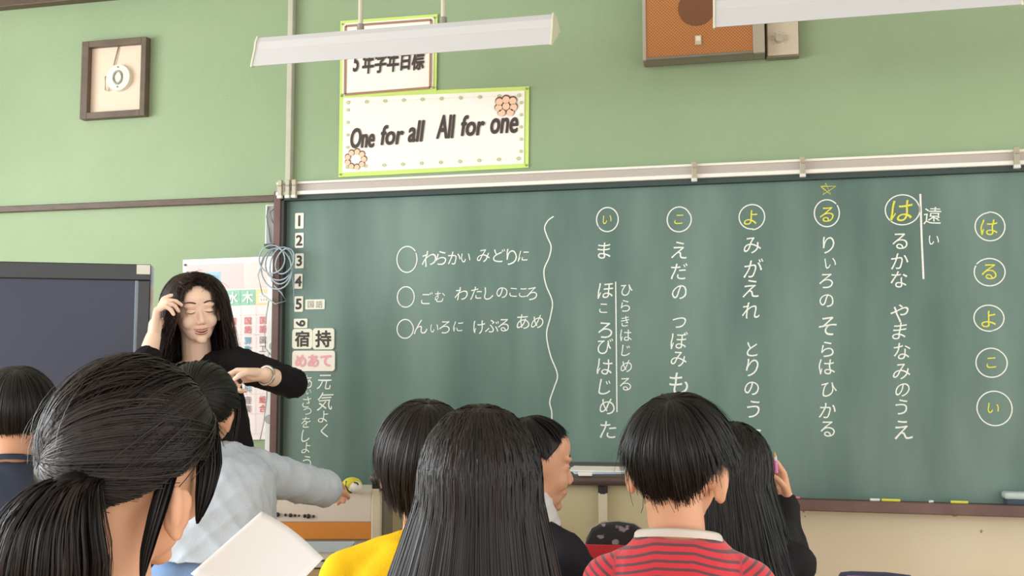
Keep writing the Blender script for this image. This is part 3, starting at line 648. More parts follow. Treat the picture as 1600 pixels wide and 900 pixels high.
# ------------------------------------------------------------------ people
def ell(c, r, rot=None, u=20, v=12): return ('ell', np.array(c, float), np.array(r, float) if hasattr(r, '__len__') else np.array([r] * 3, float), rot)
def cap(p0, r0, p1, r1): return ('cap', np.array(p0, float), r0, np.array(p1, float), r1)
def loft(rings): return ('loft', rings)       # (x,y,z,rx,ry)
def prim_mesh(p):
    V = []; Fc = []
    def grid(rings):
        n = len(rings[0][1]) if False else None
    if p[0] == 'ell':
        _, c, r, rot = p; nu, nv = 20, 12
        for j in range(1, nv):
            t = pi * j / nv
            for i in range(nu): a = 2 * pi * i / nu; V.append((r[0] * sin(t) * cos(a), r[1] * sin(t) * sin(a), r[2] * cos(t)))
        V.append((0, 0, r[2])); V.append((0, 0, -r[2])); V = np.array(V)
        if rot is not None: V = V @ np.array(rot).T
        V = V + c
        for j in range(nv - 2):
            for i in range(nu): a = j * nu + i; b = j * nu + (i + 1) % nu; Fc.append((a, a + nu, b + nu, b))
        T = len(V) - 2
        for i in range(nu): Fc.append((T, i, (i + 1) % nu)); Fc.append((T + 1, (nv - 2) * nu + (i + 1) % nu, (nv - 2) * nu + i))
        return V, Fc
    if p[0] == 'cap':
        _, a, r0, b, r1 = p; d = b - a; L = np.linalg.norm(d); d = d / (L + 1e-9)
        h = np.array([0, 0, 1.]) if abs(d[2]) < .9 else np.array([1., 0, 0]); u = np.cross(h, d); u /= np.linalg.norm(u); v = np.cross(d, u); n = 16
        prof = []
        for k in range(1, 5): t = pi / 2 * k / 4; prof.append((-r0 * cos(t), r0 * sin(t), 0))
        for k in range(0, 4): t = pi / 2 * k / 4; prof.append((r1 * sin(t), r1 * cos(t), 1))
        for s, rr, e_ in prof:
            c = (b if e_ else a) + d * s
            for i in range(n): t = 2 * pi * i / n; V.append(c + rr * (u * cos(t) + v * sin(t)))
        V.append(a - d * r0); V.append(b + d * r1); V = np.array(V); m = len(prof)
        for j in range(m - 1):
            for i in range(n): q = j * n + i; w_ = j * n + (i + 1) % n; Fc.append((q, w_, w_ + n, q + n))
        for i in range(n): Fc.append((m * n, (i + 1) % n, i)); Fc.append((m * n + 1, (m - 1) * n + i, (m - 1) * n + (i + 1) % n))
        return V, Fc
    rings = p[1]; n = 28; m = len(rings)
    for (x, y, z, rx, ry) in rings:
        for i in range(n):
            t = 2 * pi * i / n; c_, s_ = cos(t), sin(t); k = 1 / ((abs(c_) ** 2.5 + abs(s_) ** 2.5) ** (1 / 2.5)); V.append((x + rx * k * c_, y + ry * k * s_, z))
    V.append(rings[0][:3]); V.append(rings[-1][:3]); V = np.array(V)
    for j in range(m - 1):
        for i in range(n): q = j * n + i; w_ = j * n + (i + 1) % n; Fc.append((q, w_, w_ + n, q + n))
    for i in range(n): Fc.append((m * n, (i + 1) % n, i)); Fc.append((m * n + 1, (m - 1) * n + i, (m - 1) * n + (i + 1) % n))
    return V, Fc

def blob(name, prims, voxel, material, parent, smooth_it=4, noise=None, attr=None):
    """union of closed primitives -> one continuous remeshed surface"""
    V = []; Fc = []; n = 0
    for p in prims:
        v, f = prim_mesh(p); V.append(v); Fc += [tuple(i + n for i in q) for q in f]; n += len(v)
    V = np.concatenate(V)
    me = bpy.data.meshes.new('tmp'); me.from_pydata(V.tolist(), [], Fc); me.update()
    o = bpy.data.objects.new('tmp', me); C.objects.link(o)
    r = o.modifiers.new('r', 'REMESH'); r.mode = 'VOXEL'; r.voxel_size = voxel
    if smooth_it:
        s = o.modifiers.new('s', 'SMOOTH'); s.factor = .5; s.iterations = smooth_it
    m2 = bpy.data.meshes.new_from_object(o.evaluated_get(bpy.context.evaluated_depsgraph_get()))
    bpy.data.objects.remove(o); bpy.data.meshes.remove(me)
    if noise or attr:
        k = len(m2.vertices); co = np.empty(k * 3, np.float32); m2.vertices.foreach_get('co', co); co = co.reshape(-1, 3).astype(float)
        if noise:
            no = np.empty(k * 3, np.float32); m2.vertex_normals.foreach_get('vector', no); no = no.reshape(-1, 3)
            co2 = co + no * noise(co)[:, None]; m2.vertices.foreach_set('co', co2.astype(np.float32).ravel())
        if attr:
            at = m2.attributes.new('val', 'FLOAT', 'POINT'); at.data.foreach_set('value', attr(co).astype(np.float32))
        m2.update()
    m2.name = name
    return link(name, m2, material, parent, True)
def folds(amp, freq, seed, dirv=(0, 0, 1)):
    rs = np.random.default_rng(seed); ks = rs.normal(0, 1, (7, 3)) * freq * 2.6; ph = rs.uniform(0, 6, 7)
    d = np.array(dirv); ks = ks * (1 + d * .0)
    def fn(co):
        s = 0
        q = co + .02 * np.sin(co[:, [1, 2, 0]] * freq * .6)
        for k, p_ in zip(ks, ph): s = s + (1 - np.abs(np.sin(q @ k * .5 + p_))) ** 2
        return amp * (s / 7 - .42) * 1.9
    return fn

def rotm(yaw=0, pitch=0, roll=0):
    """head rotation in person space: yaw + = turn to own left, pitch + = look down, roll + = tilt to own right"""
    return np.array(Euler((0, 0, R(yaw))).to_matrix() @ Euler((-R(pitch), 0, 0)).to_matrix() @ Euler((0, R(roll), 0)).to_matrix())
def hand_prims(wrist, d, n, side, curl=(35, 45, 35), s=1.0, spread=.10, thumb=(.3, 25), curls=None):
    """d: towards fingers, n: palm normal (fingers curl this way), side: +1/-1 thumb side along cross(d,n)"""
    d = np.array(d, float); d /= np.linalg.norm(d); n = np.array(n, float); n -= d * (n @ d); n /= np.linalg.norm(n); x = np.cross(d, n) * side
    W = np.array(wrist, float); P = []
    offs = (.030, .011, -.009, -.028); lens = (1.0, 1.08, 1.0, .82)
    P.append(cap(W - d * .01 * s, .021 * s, W + d * .03 * s, .022 * s))
    for q, (o_, l) in enumerate(zip(offs, lens)):
        k = W + d * (.078 if q < 3 else .072) * s + x * o_ * s
        P.append(cap(W + x * o_ * .5 * s + d * .012 * s, .014 * s, k, .0105 * s))
        cur = k; a = 0; dd = d + x * spread * (1.2 - q) * .6; dd /= np.linalg.norm(dd); cc = curls[q] if curls else curl
        for seg, (L, r0, r1) in enumerate(((.040, .0095, .0085), (.025, .0085, .0078), (.020, .0078, .0068))):
            a += R(cc[seg]); v = dd * cos(a) + n * sin(a); nx = cur + v * L * l * s; P.append(cap(cur, r0 * s, nx, r1 * s)); cur = nx
    tb = W + d * .02 * s + x * .022 * s + n * .006 * s
    t1 = tb + (d * .6 + x * .6 + n * .35) / 1 * .042 * s; t2 = t1 + (d * .75 + x * thumb[0] + n * .5) * .03 * s; t3 = t2 + (d * .7 + x * (thumb[0] - .5) + n * .45) * .024 * s
    P += [cap(tb, .015 * s, t1, .0115 * s), cap(t1, .011 * s, t2, .0095 * s), cap(t2, .0095 * s, t3, .0075 * s)]
    return P
def head_prims(c, M, s=1.0, ears=(-.022, 1.0), adult=False, mouth=0):
    P = []
    def E(p, r, tilt=None):
        rot = M if tilt is None else M @ np.array(Euler(tuple(R(a) for a in tilt)).to_matrix())
        P.append(ell(c + M @ (np.array(p) * s), np.array(r) * s, rot))
    E((0, -.004, 0), (.071, .088, .082)); E((0, .030, -.030), (.060, .055, .078)); E((0, .040, -.078), (.043, .042, .034)); E((0, .070, -.102), (.018, .016, .013))
    E((0, .048, .030), (.058, .040, .045))
    for sx in (-1, 1):
        E((sx * .034, .062, -.042), (.022, .021, .024)); E((sx * .030, .076, .010), (.022, .012, .008), (0, 0, -sx * 14)); E((sx * .029, .074, -.010), (.0155, .012, .0105))
        E((sx * .0095, .093, -.046), (.0072, .008, .0062))
        ez, es = ears[:2]; yy = -.004 + (ears[2] if len(ears) > 2 else 0)
        E((sx * .0745, yy, ez), (.0065 * es, .0165 * es, .029 * es), (0, sx * 4, -sx * 22)); E((sx * .076, yy + .003, ez - .022), (.006 * es, .009 * es, .011 * es))
        E((sx * .080, yy - .009, ez + .006), (.0045 * es, .0075 * es, .026 * es), (10, 0, -sx * 30))
    P.append(cap(c + M @ (np.array((0, .0785, -.006)) * s), .0085 * s, c + M @ (np.array((0, .0985, -.040)) * s), .0098 * s)); E((0, .070, -.020), (.018, .016, .022))
    E((0, .082, -.068), (.022, .0105, .0065)); E((0, .080, -.078), (.019, .0105, .0065))
    return P
def surf_marks(body, c, M, s, marks, parent):
    """thin face features laid on the skin by casting rays from the front"""
    me = body.data; bvh = BVHTree.FromPolygons([v.co for v in me.vertices], [tuple(p.vertices) for p in me.polygons])
    fw = Vector(M @ np.array((0, 1., 0)))
    for name, m, pts, wd, off in marks:
        V = []; Fc = []; pts = np.array(pts, float); t = np.gradient(pts, axis=0); t /= np.linalg.norm(t, axis=1)[:, None] + 1e-9; nn = np.stack([-t[:, 1], t[:, 0]], 1)
        wd = np.array(wd if hasattr(wd, '__len__') else [wd] * len(pts)); K = 5
        for i in range(len(pts)):
            for k in range(K):
                a = k / (K - 1) * 2 - 1; q = pts[i] + nn[i] * wd[i] / 2 * a; o_ = Vector(c + M @ (np.array((q[0], .16, q[1])) * s))
                h = bvh.ray_cast(o_, -fw)[0]
                if h is None: h = Vector(c + M @ (np.array((q[0], .08, q[1])) * s))
                V.append(h + fw * (off * (1 - a * a) + .0006))
        for i in range(len(pts) - 1):
            for k in range(K - 1): q = i * K + k; Fc.append((q, q + 1, q + K + 1, q + K))
        mesh_obj(name, V, Fc, m, parent, True)

def slerp(a, b, t):
    """a,b (...,3) unit, t (...)"""
    d = np.clip((a * b).sum(-1), -.9999, .9999); om = np.arccos(d); so = np.sin(om)
    return (np.sin((1 - t) * om) / so)[..., None] * a + (np.sin(t * om) / so)[..., None] * b
def sph(phi, el): return np.stack([np.sin(phi) * np.cos(el), np.cos(phi) * np.cos(el), np.sin(el)], -1)
def tubes(name, P, rad, material, parent, shade, ctr=None):
    """P (N,K,3) strand centre lines, rad (N,K) -> one mesh of flat tapering locks that lie on the head"""
    N, K, _ = P.shape
    T = np.gradient(P, axis=1); T /= np.linalg.norm(T, axis=2, keepdims=True) + 1e-9
    out = P - (P.mean((0, 1)) if ctr is None else ctr); out[..., 2] = np.where(out[..., 2] < 0, out[..., 2] * .15, out[..., 2])
    out = out + rng.normal(0, .03, (N, 1, 3)); sd = np.cross(T, out); sd /= np.linalg.norm(sd, axis=2, keepdims=True) + 1e-9
    nn = np.cross(sd, T); w_ = rad[..., None] * 1.35
    V = np.stack([P - sd * w_, P + nn * w_ * .45, P + sd * w_], 2).reshape(-1, 3)
    n, k, c = np.meshgrid(np.arange(N), np.arange(K - 1), np.arange(2), indexing='ij')
    base = n * K * 3 + k * 3; Fq = np.stack([base + c, base + c + 1, base + 4 + c, base + 3 + c], -1).reshape(-1, 4)
    me = bpy.data.meshes.new(name); me.vertices.add(len(V)); me.vertices.foreach_set('co', V.astype(np.float32).ravel())
    me.loops.add(Fq.size); me.loops.foreach_set('vertex_index', Fq.astype(np.int32).ravel()); me.polygons.add(len(Fq)); me.polygons.foreach_set('loop_start', np.arange(0, Fq.size, 4, dtype=np.int32))
    me.update(calc_edges=True)
    at = me.attributes.new('shade', 'FLOAT', 'POINT'); at.data.foreach_set('value', np.repeat(shade, K * 3).astype(np.float32))
    return link(name, me, material, parent, True)
def hair_mat(name, dark, light, rough=.42, spec=.38):
    if name in MATS: return MATS[name]
    m = bpy.data.materials.new(name); m.use_nodes = True; MATS[name] = m; nt = m.node_tree; b = nt.nodes['Principled BSDF']
    a = nt.nodes.new('ShaderNodeAttribute'); a.attribute_name = 'shade'; mx = nt.nodes.new('ShaderNodeMix'); mx.data_type = 'RGBA'
    mx.inputs[6].default_value = lin(dark); mx.inputs[7].default_value = lin(light); nt.links.new(a.outputs['Fac'], mx.inputs[0]); nt.links.new(mx.outputs[2], b.inputs['Base Color'])
    b.inputs['Roughness'].default_value = rough; b.inputs['Specular IOR Level'].default_value = spec
    b.inputs['Sheen Weight'].default_value = .0; b.inputs['Sheen Roughness'].default_value = .5
    return m
def hair(parent, material, c, M, rad, start, hairline, n=1500, K=12, hang=None, thick=.012, r=.0009, clumps=150, spread=.12, wave=0, wfreq=6, seed=1, tipflare=0, jit=.006, phis=(-pi, pi), base=True, hdir=None, cut=(.85, 1.0), name='hair', narrow=None, scale=1.0, frizz=0.0, skip=None, under=.10, endjit=1.0):
    """hair flowing from start direction over an ellipsoid to the hairline (degrees: azimuth -> elevation), then hanging"""
    g = np.random.default_rng(seed); rad = np.array(rad, float) * scale; c = np.array(c, float)
    hp = np.radians([h[0] for h in hairline]); he = np.radians([h[1] for h in hairline])
    gp = np.radians([h[0] for h in hang]) if hang else np.array([-pi, pi]); gl = np.array([h[1] for h in hang]) * scale if hang else np.zeros(2)
    def mean(phi, u, dr):
        """phi (N,K), u (N,K) in 0..1"""
        el = np.interp(phi, hp, he); L = np.interp(phi, gp, gl)
        en = sph(phi, el); st = start(phi) if callable(start) else np.broadcast_to(np.array(start, float), en.shape)
        st = st / np.linalg.norm(st, axis=-1, keepdims=True)
        om = np.arccos(np.clip((st * en).sum(-1), -1, 1)); arc = om * rad.mean(); tot = arc + L + 1e-6; s_ = u * tot
        t = np.clip(s_ / arc, 0, 1); h = np.clip(s_ - arc, 0, None)
        d = slerp(st, en, t); Rr = 1 / np.sqrt(((d / rad) ** 2).sum(-1)); puff = np.minimum(1, .25 + 3 * t) * (1 - .5 * np.clip(-d[..., 2], 0, 1) * (L.max() == 0)); Rr = Rr * (1 - under * np.clip(-d[..., 2], 0, 1) * (L.max() == 0))
        p = d * (Rr + dr * puff)[..., None]; p = p @ M.T + c
        if L.max() > 0:
            dn = np.zeros(p.shape); dn[..., 2] = -1
            out = (en * np.array([1, 1, 0])) @ M.T
            k = narrow if narrow is not None else 0.0
            if hdir is not None: dn = dn + hdir(phi, h)
            p = p + dn * h[..., None] + out * (k * h)[..., None] * (1 if not callable(k) else 1)
        return p
    if base:
        nu, nv = 80, 26; ph = np.linspace(phis[0], phis[1], nu)[:, None] * np.ones((1, nv)); uu = np.ones((nu, 1)) * np.linspace(0, .97, nv)[None]
        V = mean(ph, uu, np.full(ph.shape, -.002)).reshape(-1, 3); Fc = [(i * nv + j, i * nv + j + 1, (i + 1) * nv + j + 1, (i + 1) * nv + j) for i in range(nu - 1) for j in range(nv - 1)]
        me = bpy.data.meshes.new('hair_base'); me.from_pydata(V.tolist(), [], Fc); me.update(); at = me.attributes.new('shade', 'FLOAT', 'POINT'); at.data.foreach_set('value', np.full(len(V), .05, np.float32))
        hb = link('hair_base', me, material, parent, True); hb.modifiers.new('s', 'SOLIDIFY').thickness = .002
    cp = g.uniform(phis[0], phis[1], clumps); ci = g.integers(0, clumps, n); cut_c = g.uniform(cut[0], cut[1], clumps)
    off = g.normal(0, spread, n); u = np.linspace(0, 1, K)[None] * np.clip(cut_c[ci] * g.uniform(.93, 1.02, n), 0, 1.05)[:, None]
    u0 = g.uniform(0, .25, n)[:, None] * (g.random(n) < .5)[:, None]; u = u0 + (u - u0) * np.linspace(0, 1, K)[None] ** 1
    u = u0 + np.linspace(0, 1, K)[None] * (np.clip(cut_c[ci] * g.uniform(.93, 1.02, n), 0, 1.05)[:, None] - u0)
    phi = cp[ci][:, None] + off[:, None] * (1.0 - .65 * u ** 1.5)
    if phis[1] - phis[0] > 6.2: phi = (phi + pi) % (2 * pi) - pi; 
    dr = g.uniform(0, thick, n)[:, None] * (1 - .3 * u) + tipflare * np.clip(u - .75, 0, 1) * 4 * g.uniform(-.3, 1, n)[:, None]
    # keep azimuth from wrapping inside one strand
    if phis[1] - phis[0] > 6.2:
        phi0 = phi[:, :1]; phi = phi0 + ((phi - phi0 + pi) % (2 * pi) - pi); phiw = np.clip(phi, -pi, pi)
    else: phiw = np.clip(phi, phis[0], phis[1])
    P = mean(phiw, u, dr)
    ph1 = g.uniform(0, 6.3, clumps)[ci][:, None] + g.normal(0, .5, n)[:, None]
    if wave:
        tang = np.cross(np.gradient(P, axis=1), P - c); tang /= np.linalg.norm(tang, axis=2, keepdims=True) + 1e-9
        P = P + tang * (wave * np.sin(u * wfreq + ph1) * u)[..., None]
    P = P + g.normal(0, jit, (n, 1, 3)) * (u ** 1.5)[..., None] * .5 
    if frizz: P = P + g.normal(0, frizz, (n, 1, 3)) * (u ** 2)[..., None] * (g.random(n) < .12)[:, None, None]
    rr = r * g.uniform(.6, 1.3, n)[:, None] * np.linspace(1, .35, K)[None]
    sh = np.clip(g.beta(1.3, 4, clumps)[ci] + g.normal(0, .08, n), 0, 1)
    return tubes(name, P, rr, material, parent, sh, c)

skin = mat('skin', (224, 172, 140), .5, .35, var=.03, vscale=12, sub=.12)
skin_t = mat('skin_pale', (250, 214, 192), .48, .35, var=.03, vscale=12, sub=.12)
hair_dark = hair_mat('hair_black', (11, 10, 10), (34, 28, 27)); hair_brown = hair_mat('hair_brown_black', (13, 11, 11), (54, 40, 37)); hair_t = hair_mat('hair_teacher', (30, 22, 20), (84, 60, 53))
iris = mat('eye_dark', (34, 26, 24), .3); brow_m = mat('brow_hair', (84, 62, 54), .8); lip_m = mat('lip', (206, 122, 112), .45); mouth_m = mat('mouth_inside', (110, 48, 46), .5); teeth_m = mat('teeth', (236, 228, 216), .3)
denim = mat('denim', (92, 116, 156), .8, bump=.2, bscale=400); darkpants = mat('dark_trousers', (46, 48, 58), .8); shoe_m = mat('school_shoe', (232, 230, 226), .5); shoe_sole = mat('shoe_sole', (150, 100, 80), .7)

class Person:
    def __init__(s, px, py, Z, rz, label, back=.03):
        """root on the floor below the head centre (px,py,Z), facing rz"""
        h = W3(px, py, Z); s.rz = rz; s.e = empty('person', (h[0] + sin(rz) * back, h[1] - cos(rz) * back, 0), rz, label, 'person')
        s.M = np.array(Matrix.Rotation(rz, 3, 'Z')); s.o = np.array(s.e.location); s.h = s.L(px, py, Z); s.skin = []; s.cloth = []
    def L(s, px, py, Z): return s.M.T @ (W3(px, py, Z) - s.o)
    def D(s, v): return s.M.T @ np.array(v, float)
def seated_lower(P, pant, shoe=True):
    e = P.e
    tr_ = [ell((0, -.01, .47), (.135, .12, .085))]
    sh = []
    for sx in (-1, 1):
        tr_ += [cap((sx * .075, .0, .465), .070, (sx * .085, .34, .455), .056), cap((sx * .085, .34, .455), .054, (sx * .085, .33, .10), .040)]
        sh += [ell((sx * .085, .37, .045), (.040, .105, .036)), cap((sx * .085, .33, .06), .038, (sx * .085, .33, .11), .034)]
        P.skin += [cap((sx * .075, .0, .465), .055, (sx * .085, .34, .455), .045), cap((sx * .085, .34, .455), .043, (sx * .085, .33, .07), .028)]
    blob('trousers', tr_, .012, pant, e, 3)
    for q in (0, 2): blob('shoe', sh[q:q + 2], .008, shoe_m, e, 2)
def torso_rings(zs, zb, cy, lean=0, fat=1.0, sw=.150, nr=.058):
    """zs shoulder height, zb bottom"""
    h = zs - zb; r = []
    for f, rx, ry in ((0, .128, .098), (.3, .118, .092), (.62, .132, .100), (.84, sw * .92, .098), (.93, sw * .80, .084), (.99, nr + .030, nr + .012), (1.03, nr + .010, nr + .001), (1.055, nr, nr - .006)):
        r.append((lean * f, cy[0] + (cy[1] - cy[0]) * f, zb + h * f, rx * fat, ry * fat))
    return r

def build_kid(P, M, shirt_m, scale=1.0, zs=.88, sw=.150, arms=None, pant=None, voxel=.006, cvoxel=.008, sleeve=1.0, seated=True, extra=(), shirt_name='shirt', bottom=.44, neck_r=.036, smooth=3, ears=(-.022, 1.0), attr=None, noise=None, tc=(-.01, .0), collar=True, collar_m=None, hem=None, fat=1.0, torso_x=0, collar_r=.058, top=None):
    e = P.e; c = P.h; s = scale
    P.skin += head_prims(c, M, s, ears)
    nb = np.array((torso_x * .9, tc[1] + .008, zs + .01))
    P.skin += [cap(c + M @ np.array((0, -.022, -.055)) * s, neck_r * 1.12, nb, neck_r * 1.08), cap(c + M @ np.array((0, -.018, -.03)) * s, .052 * s, c + M @ np.array((0, -.02, -.065)) * s, .042 * s)]
    rings = torso_rings(zs, bottom, tc, torso_x, fat, sw, collar_r)
    P.skin += [loft([(x, y, z, rx * .88, ry * .86) for x, y, z, rx, ry in rings[:-1]])]
    cl = [loft(rings[:top])]
    for sx, arm in ((-1, arms[0]), (1, arms[1])):
        S = np.array((torso_x + sx * (sw - .020), tc[1], zs - .055)); E_ = np.array(arm[0]); W_ = np.array(arm[1])
        P.skin += [cap(S, .036 * s, E_, .030 * s), cap(E_, .030 * s, W_, .021 * s)] + arm[2]
        cl += [cap(S, .050 * s, E_, .040 * s)]
        if sleeve >= 1: cl += [cap(E_, .043 * s, W_ - (W_ - E_) * .05, .032 * s)]
        cl += [cap(np.array((torso_x + sx * .035, tc[1] - .005, zs - .012)), .040, S, .048)]
    cl += list(extra)
    b = blob('body', P.skin, voxel, skin, e, smooth)
    if sleeve < 1:
        cl2 = []
        for p in cl: cl2.append(p)
        for sx, arm in ((-1, arms[0]), (1, arms[1])):
            pass
    blob(shirt_name, cl, cvoxel, shirt_m, e, 3, noise, attr)
    if collar:
        zc_ = bottom + (zs - bottom) * 1.06
        band = [(torso_x, tc[1], zc_ - .012, .0615, .0545), (torso_x, tc[1], zc_ - .003, .0600, .0535), (torso_x, tc[1], zc_ + .001, .0570, .0510), (torso_x, tc[1], zc_ - .004, .0540, .0480)]
        V = []; n = 36
        for (x, y, z, rx, ry) in band:
            for k in range(n): t = 2 * pi * k / n; V.append((x + rx * collar_r / .058 * cos(t), y + ry * collar_r / .058 * sin(t), z - .016 * sin(t)))
        mesh_obj('collar', V, [(j * n + k, j * n + (k + 1) % n, (j + 1) * n + (k + 1) % n, (j + 1) * n + k) for j in range(3) for k in range(n)], collar_m or shirt_m, e, True)
    if seated: seated_lower(P, pant or darkpants)
    return b
def rest_arms(zs, fwd=.30, zt=.74, sw=.15, spread=.02):
    out = []
    for sx in (-1, 1):
        E_ = (sx * (sw + .03), .10, zs - .22); W_ = (sx * (sw - .05), fwd, zt)
        out.append((E_, W_, hand_prims(W_, (-.25 * sx, 1, 0), (0, 0, -1), sx, (12, 18, 14), .82)))
    return out
def headM(viewturn, Pz, pitch=0, roll=0):  # yaw relative to body, degrees, + left
    return rotm(viewturn, pitch, roll)

KID_R = (.083, .100, .098)
LINE_SHORT = [(-180, -38), (-140, -36), (-112, -30), (-95, -6), (-80, -12), (-70, 18), (-40, 34), (0, 38), (40, 34), (70, 18), (80, -12), (95, -6), (112, -30), (140, -36), (180, -38)]
def viewang(px): return -13.3 + math.degrees(math.atan((px - 800) / 1600))

# --- teacher
def make_teacher():
    Z = 3.2; s = .95
    P = Person(304, 480, Z, R(30.3 + 180 + 2), 'woman teacher with long dark hair and black top gesturing with both hands', .04)
    M = rotm(10, 6, 7)
    c = P.h; e = P.e
    P.skin += head_prims(c, M, s)
    nb = P.L(310, 580, Z + .03)
    P.skin += [cap(c + M @ np.array((0, -.02, -.06)) * s, .043, nb, .047), cap(c + M @ np.array((0, -.012, -.04)) * s, .055, c + M @ np.array((0, -.014, -.075)) * s, .046)]
    SR = P.L(246, 588, Z + .03); SL = P.L(365, 566, Z + .0)
    ch = (SR + SL) / 2; hx = P.L(335, 760, Z)[0]; 
    zsh = ch[2]
    rings = [(hx, ch[1] - .01, .84, .150, .105), (hx, ch[1] - .01, .92, .135, .10), (hx * .8, ch[1], 1.02, .122, .092), (hx * .4 + ch[0] * .6, ch[1], zsh - .13, .135, .10), (ch[0], ch[1], zsh - .05, .145, .092), (ch[0], ch[1], zsh + .0, .120, .075), (ch[0] * .5 + nb[0] * .5, ch[1], zsh + .025, .055, .05)]
    P.skin.append(loft([(x, y, z, rx * .88, ry * .86) for x, y, z, rx, ry in rings]))
    ER = P.L(222, 590, 3.0); WR = P.L(241, 521, 3.06); EL = P.L(455, 598, 3.18); WL = P.L(410, 585, 3.03)
    P.skin += [cap(SR, .042, ER, .036), cap(ER, .036, WR + (ER - WR) * .1, .023), cap(SL, .042, EL, .036), cap(EL, .036, WL + (EL - WL) * .1, .0235)]
    # right hand near the temple: fingers up, curled towards the head
    up = P.D((0, 0, 1)); rgt = P.D(R_); tow = P.D(-F_)
    P.skin += hand_prims(WR, up * 1 + rgt * .10, rgt * 1 - tow * .25, 1, s=.92, curls=[(18, 40, 30), (38, 52, 30), (50, 60, 30), (55, 62, 30)], thumb=(.25, 20))
    # left hand, loosely closed round a marker
    P.skin += hand_prims(WL, -rgt * 1 - up * .05 + tow * .15, -up * .75 + tow * .55, 1, s=.90, curls=[(30, 60, 40), (55, 70, 40), (62, 75, 40), (66, 75, 40)], thumb=(.2, 20))
    for sx in (-1, 1):
        P.skin += [cap((hx + sx * .08, ch[1] - .01, .86), .08, (hx + sx * .075, ch[1] + .0, .47), .052), cap((hx + sx * .075, ch[1], .47), .05, (hx + sx * .07, ch[1] - .02, .09), .034), ell((hx + sx * .07, ch[1] + .04, .04), (.038, .10, .032))]
    b = blob('body', P.skin, .0036, skin_t, e, 3)
    black = mat('black_knit', (30, 28, 31), .85, .15, bump=.25, bscale=350)
    nz = folds(.006, 28, 3)
    cl = [loft(rings), ell(SR, (.056, .056, .052)), ell(SL, (.056, .056, .052)), cap(SR, .054, ER, .048), cap(ER, .048, ER + (WR - ER) * .42, .045), cap(SL, .056, EL, .052), cap(EL, .052, EL + (WL - EL) * .42, .044),
          cap((nb[0] - .04, nb[1] - .02, zsh + .01), .035, SR, .048), cap((nb[0] + .04, nb[1] - .02, zsh + .01), .035, SL, .048)]
    blob('black_top', cl, .006, black, e, 3, nz)
    blob('skirt', [loft([(hx, ch[1] - .01, .45, .20, .17), (hx, ch[1] - .01, .65, .18, .145), (hx, ch[1] - .01, .86, .153, .108)])], .012, black, e, 2)
    for sx in (-1, 1): blob('shoe', [ell((hx + sx * .07, ch[1] + .05, .035), (.046, .125, .036)), cap((hx + sx * .07, ch[1] - .02, .04), .042, (hx + sx * .07, ch[1] - .02, .07), .040)], .008, shoe_m, e, 2)
    # face features (x,z in head units)
    def arc(x0, x1, z0, bow, n=9): return [(x0 + (x1 - x0) * t, z0 + bow * (1 - (2 * t - 1) ** 2)) for t in np.linspace(0, 1, n)]
    mk = []
    for sx in (-1, 1):
        mk.append(('eyebrow', brow_m, [(sx * (.012 + .034 * t), .017 + .005 * sin(pi * t * .8)) for t in np.linspace(0, 1, 8)], [.003, .005, .0055, .0052, .0048, .004, .003, .0015], .0006))
        mk.append(('eyelashes', iris, [(sx * (.015 + .029 * t), -.010 - .0045 * sin(pi * t)) for t in np.linspace(0, 1, 9)], [.0012, .002, .0028, .003, .003, .003, .0028, .0024, .0012], .0006))
        mk.append(('eyelid_crease', mat('lid_shade', (206, 154, 128), .6), [(sx * (.014 + .030 * t), -.002 + .0015 * sin(pi * t)) for t in np.linspace(0, 1, 9)], .0014, .0003))
        mk.append(('nostril', mat('nostril', (150, 90, 76), .7), [(sx * (.004 + .006 * t), -.0515) for t in np.linspace(0, 1, 4)], [.001, .0025, .0025, .001], .0001))
        0 and mk.append(('cheek_blush', mat('blush', (240, 184, 162), .6), [(sx * (.030 + .014 * t), -.036) for t in np.linspace(0, 1, 6)], [.004, .011, .014, .014, .011, .004], .0001))
    mk.append(('mouth', mouth_m, [(-.021 + .042 * t, -.0735 + .0045 * (2 * t - 1) ** 2) for t in np.linspace(0, 1, 11)], [.001, .004, .006, .008, .009, .009, .009, .008, .006, .004, .001], .0012))
    mk.append(('teeth', teeth_m, [(-.016 + .032 * t, -.0722 + .0030 * (2 * t - 1) ** 2) for t in np.linspace(0, 1, 9)], [.001, .0028, .0034, .0036, .0036, .0036, .0034, .0028, .001], .0020))
    mk.append(('upper_lip', lip_m, [(-.024 + .048 * t, -.0685 + .0015 * sin(pi * t) + .0040 * (2 * t - 1) ** 2 - .001 * math.exp(-((t - .5) / .08) ** 2)) for t in np.linspace(0, 1, 13)], [.001, .0025, .0035, .004, .0045, .005, .0045, .005, .0045, .004, .0035, .0025, .001], .0022))
    mk.append(('lower_lip', lip_m, [(-.021 + .042 * t, -.0770 - .0060 * sin(pi * t)) for t in np.linspace(0, 1, 11)], [.001, .003, .0045, .0055, .006, .0065, .006, .0055, .0045, .003, .001], .0028))
    surf_marks(b, c, M, s, mk, b)
    # hair: centre part, long loose waves
    part = lambda phi: np.stack([np.sign(np.sin(phi)) * .05 + .0, np.full(phi.shape, .25), np.ones(phi.shape)], -1)
    line = [(-180, -40), (-130, -36), (-100, -18), (-80, -2), (-62, 8), (-48, 22), (-30, 42), (-12, 55), (0, 60), (12, 55), (30, 42), (48, 22), (62, 8), (80, -2), (100, -18), (130, -36), (180, -40)]
    hang = [(-180, .22), (-110, .26), (-80, .27), (-62, .24), (-50, .12), (-40, .0), (0, 0), (40, .0), (50, .12), (62, .24), (80, .27), (110, .26), (180, .22)]
    hair(e, hair_t, c, M, (.091, .106, .103), part, line, 6000, 22, hang, .020, .0009, 230, .10, .014, 12, 5, 0, .018, narrow=.20, scale=s, cut=(.86, 1.0), frizz=.012)
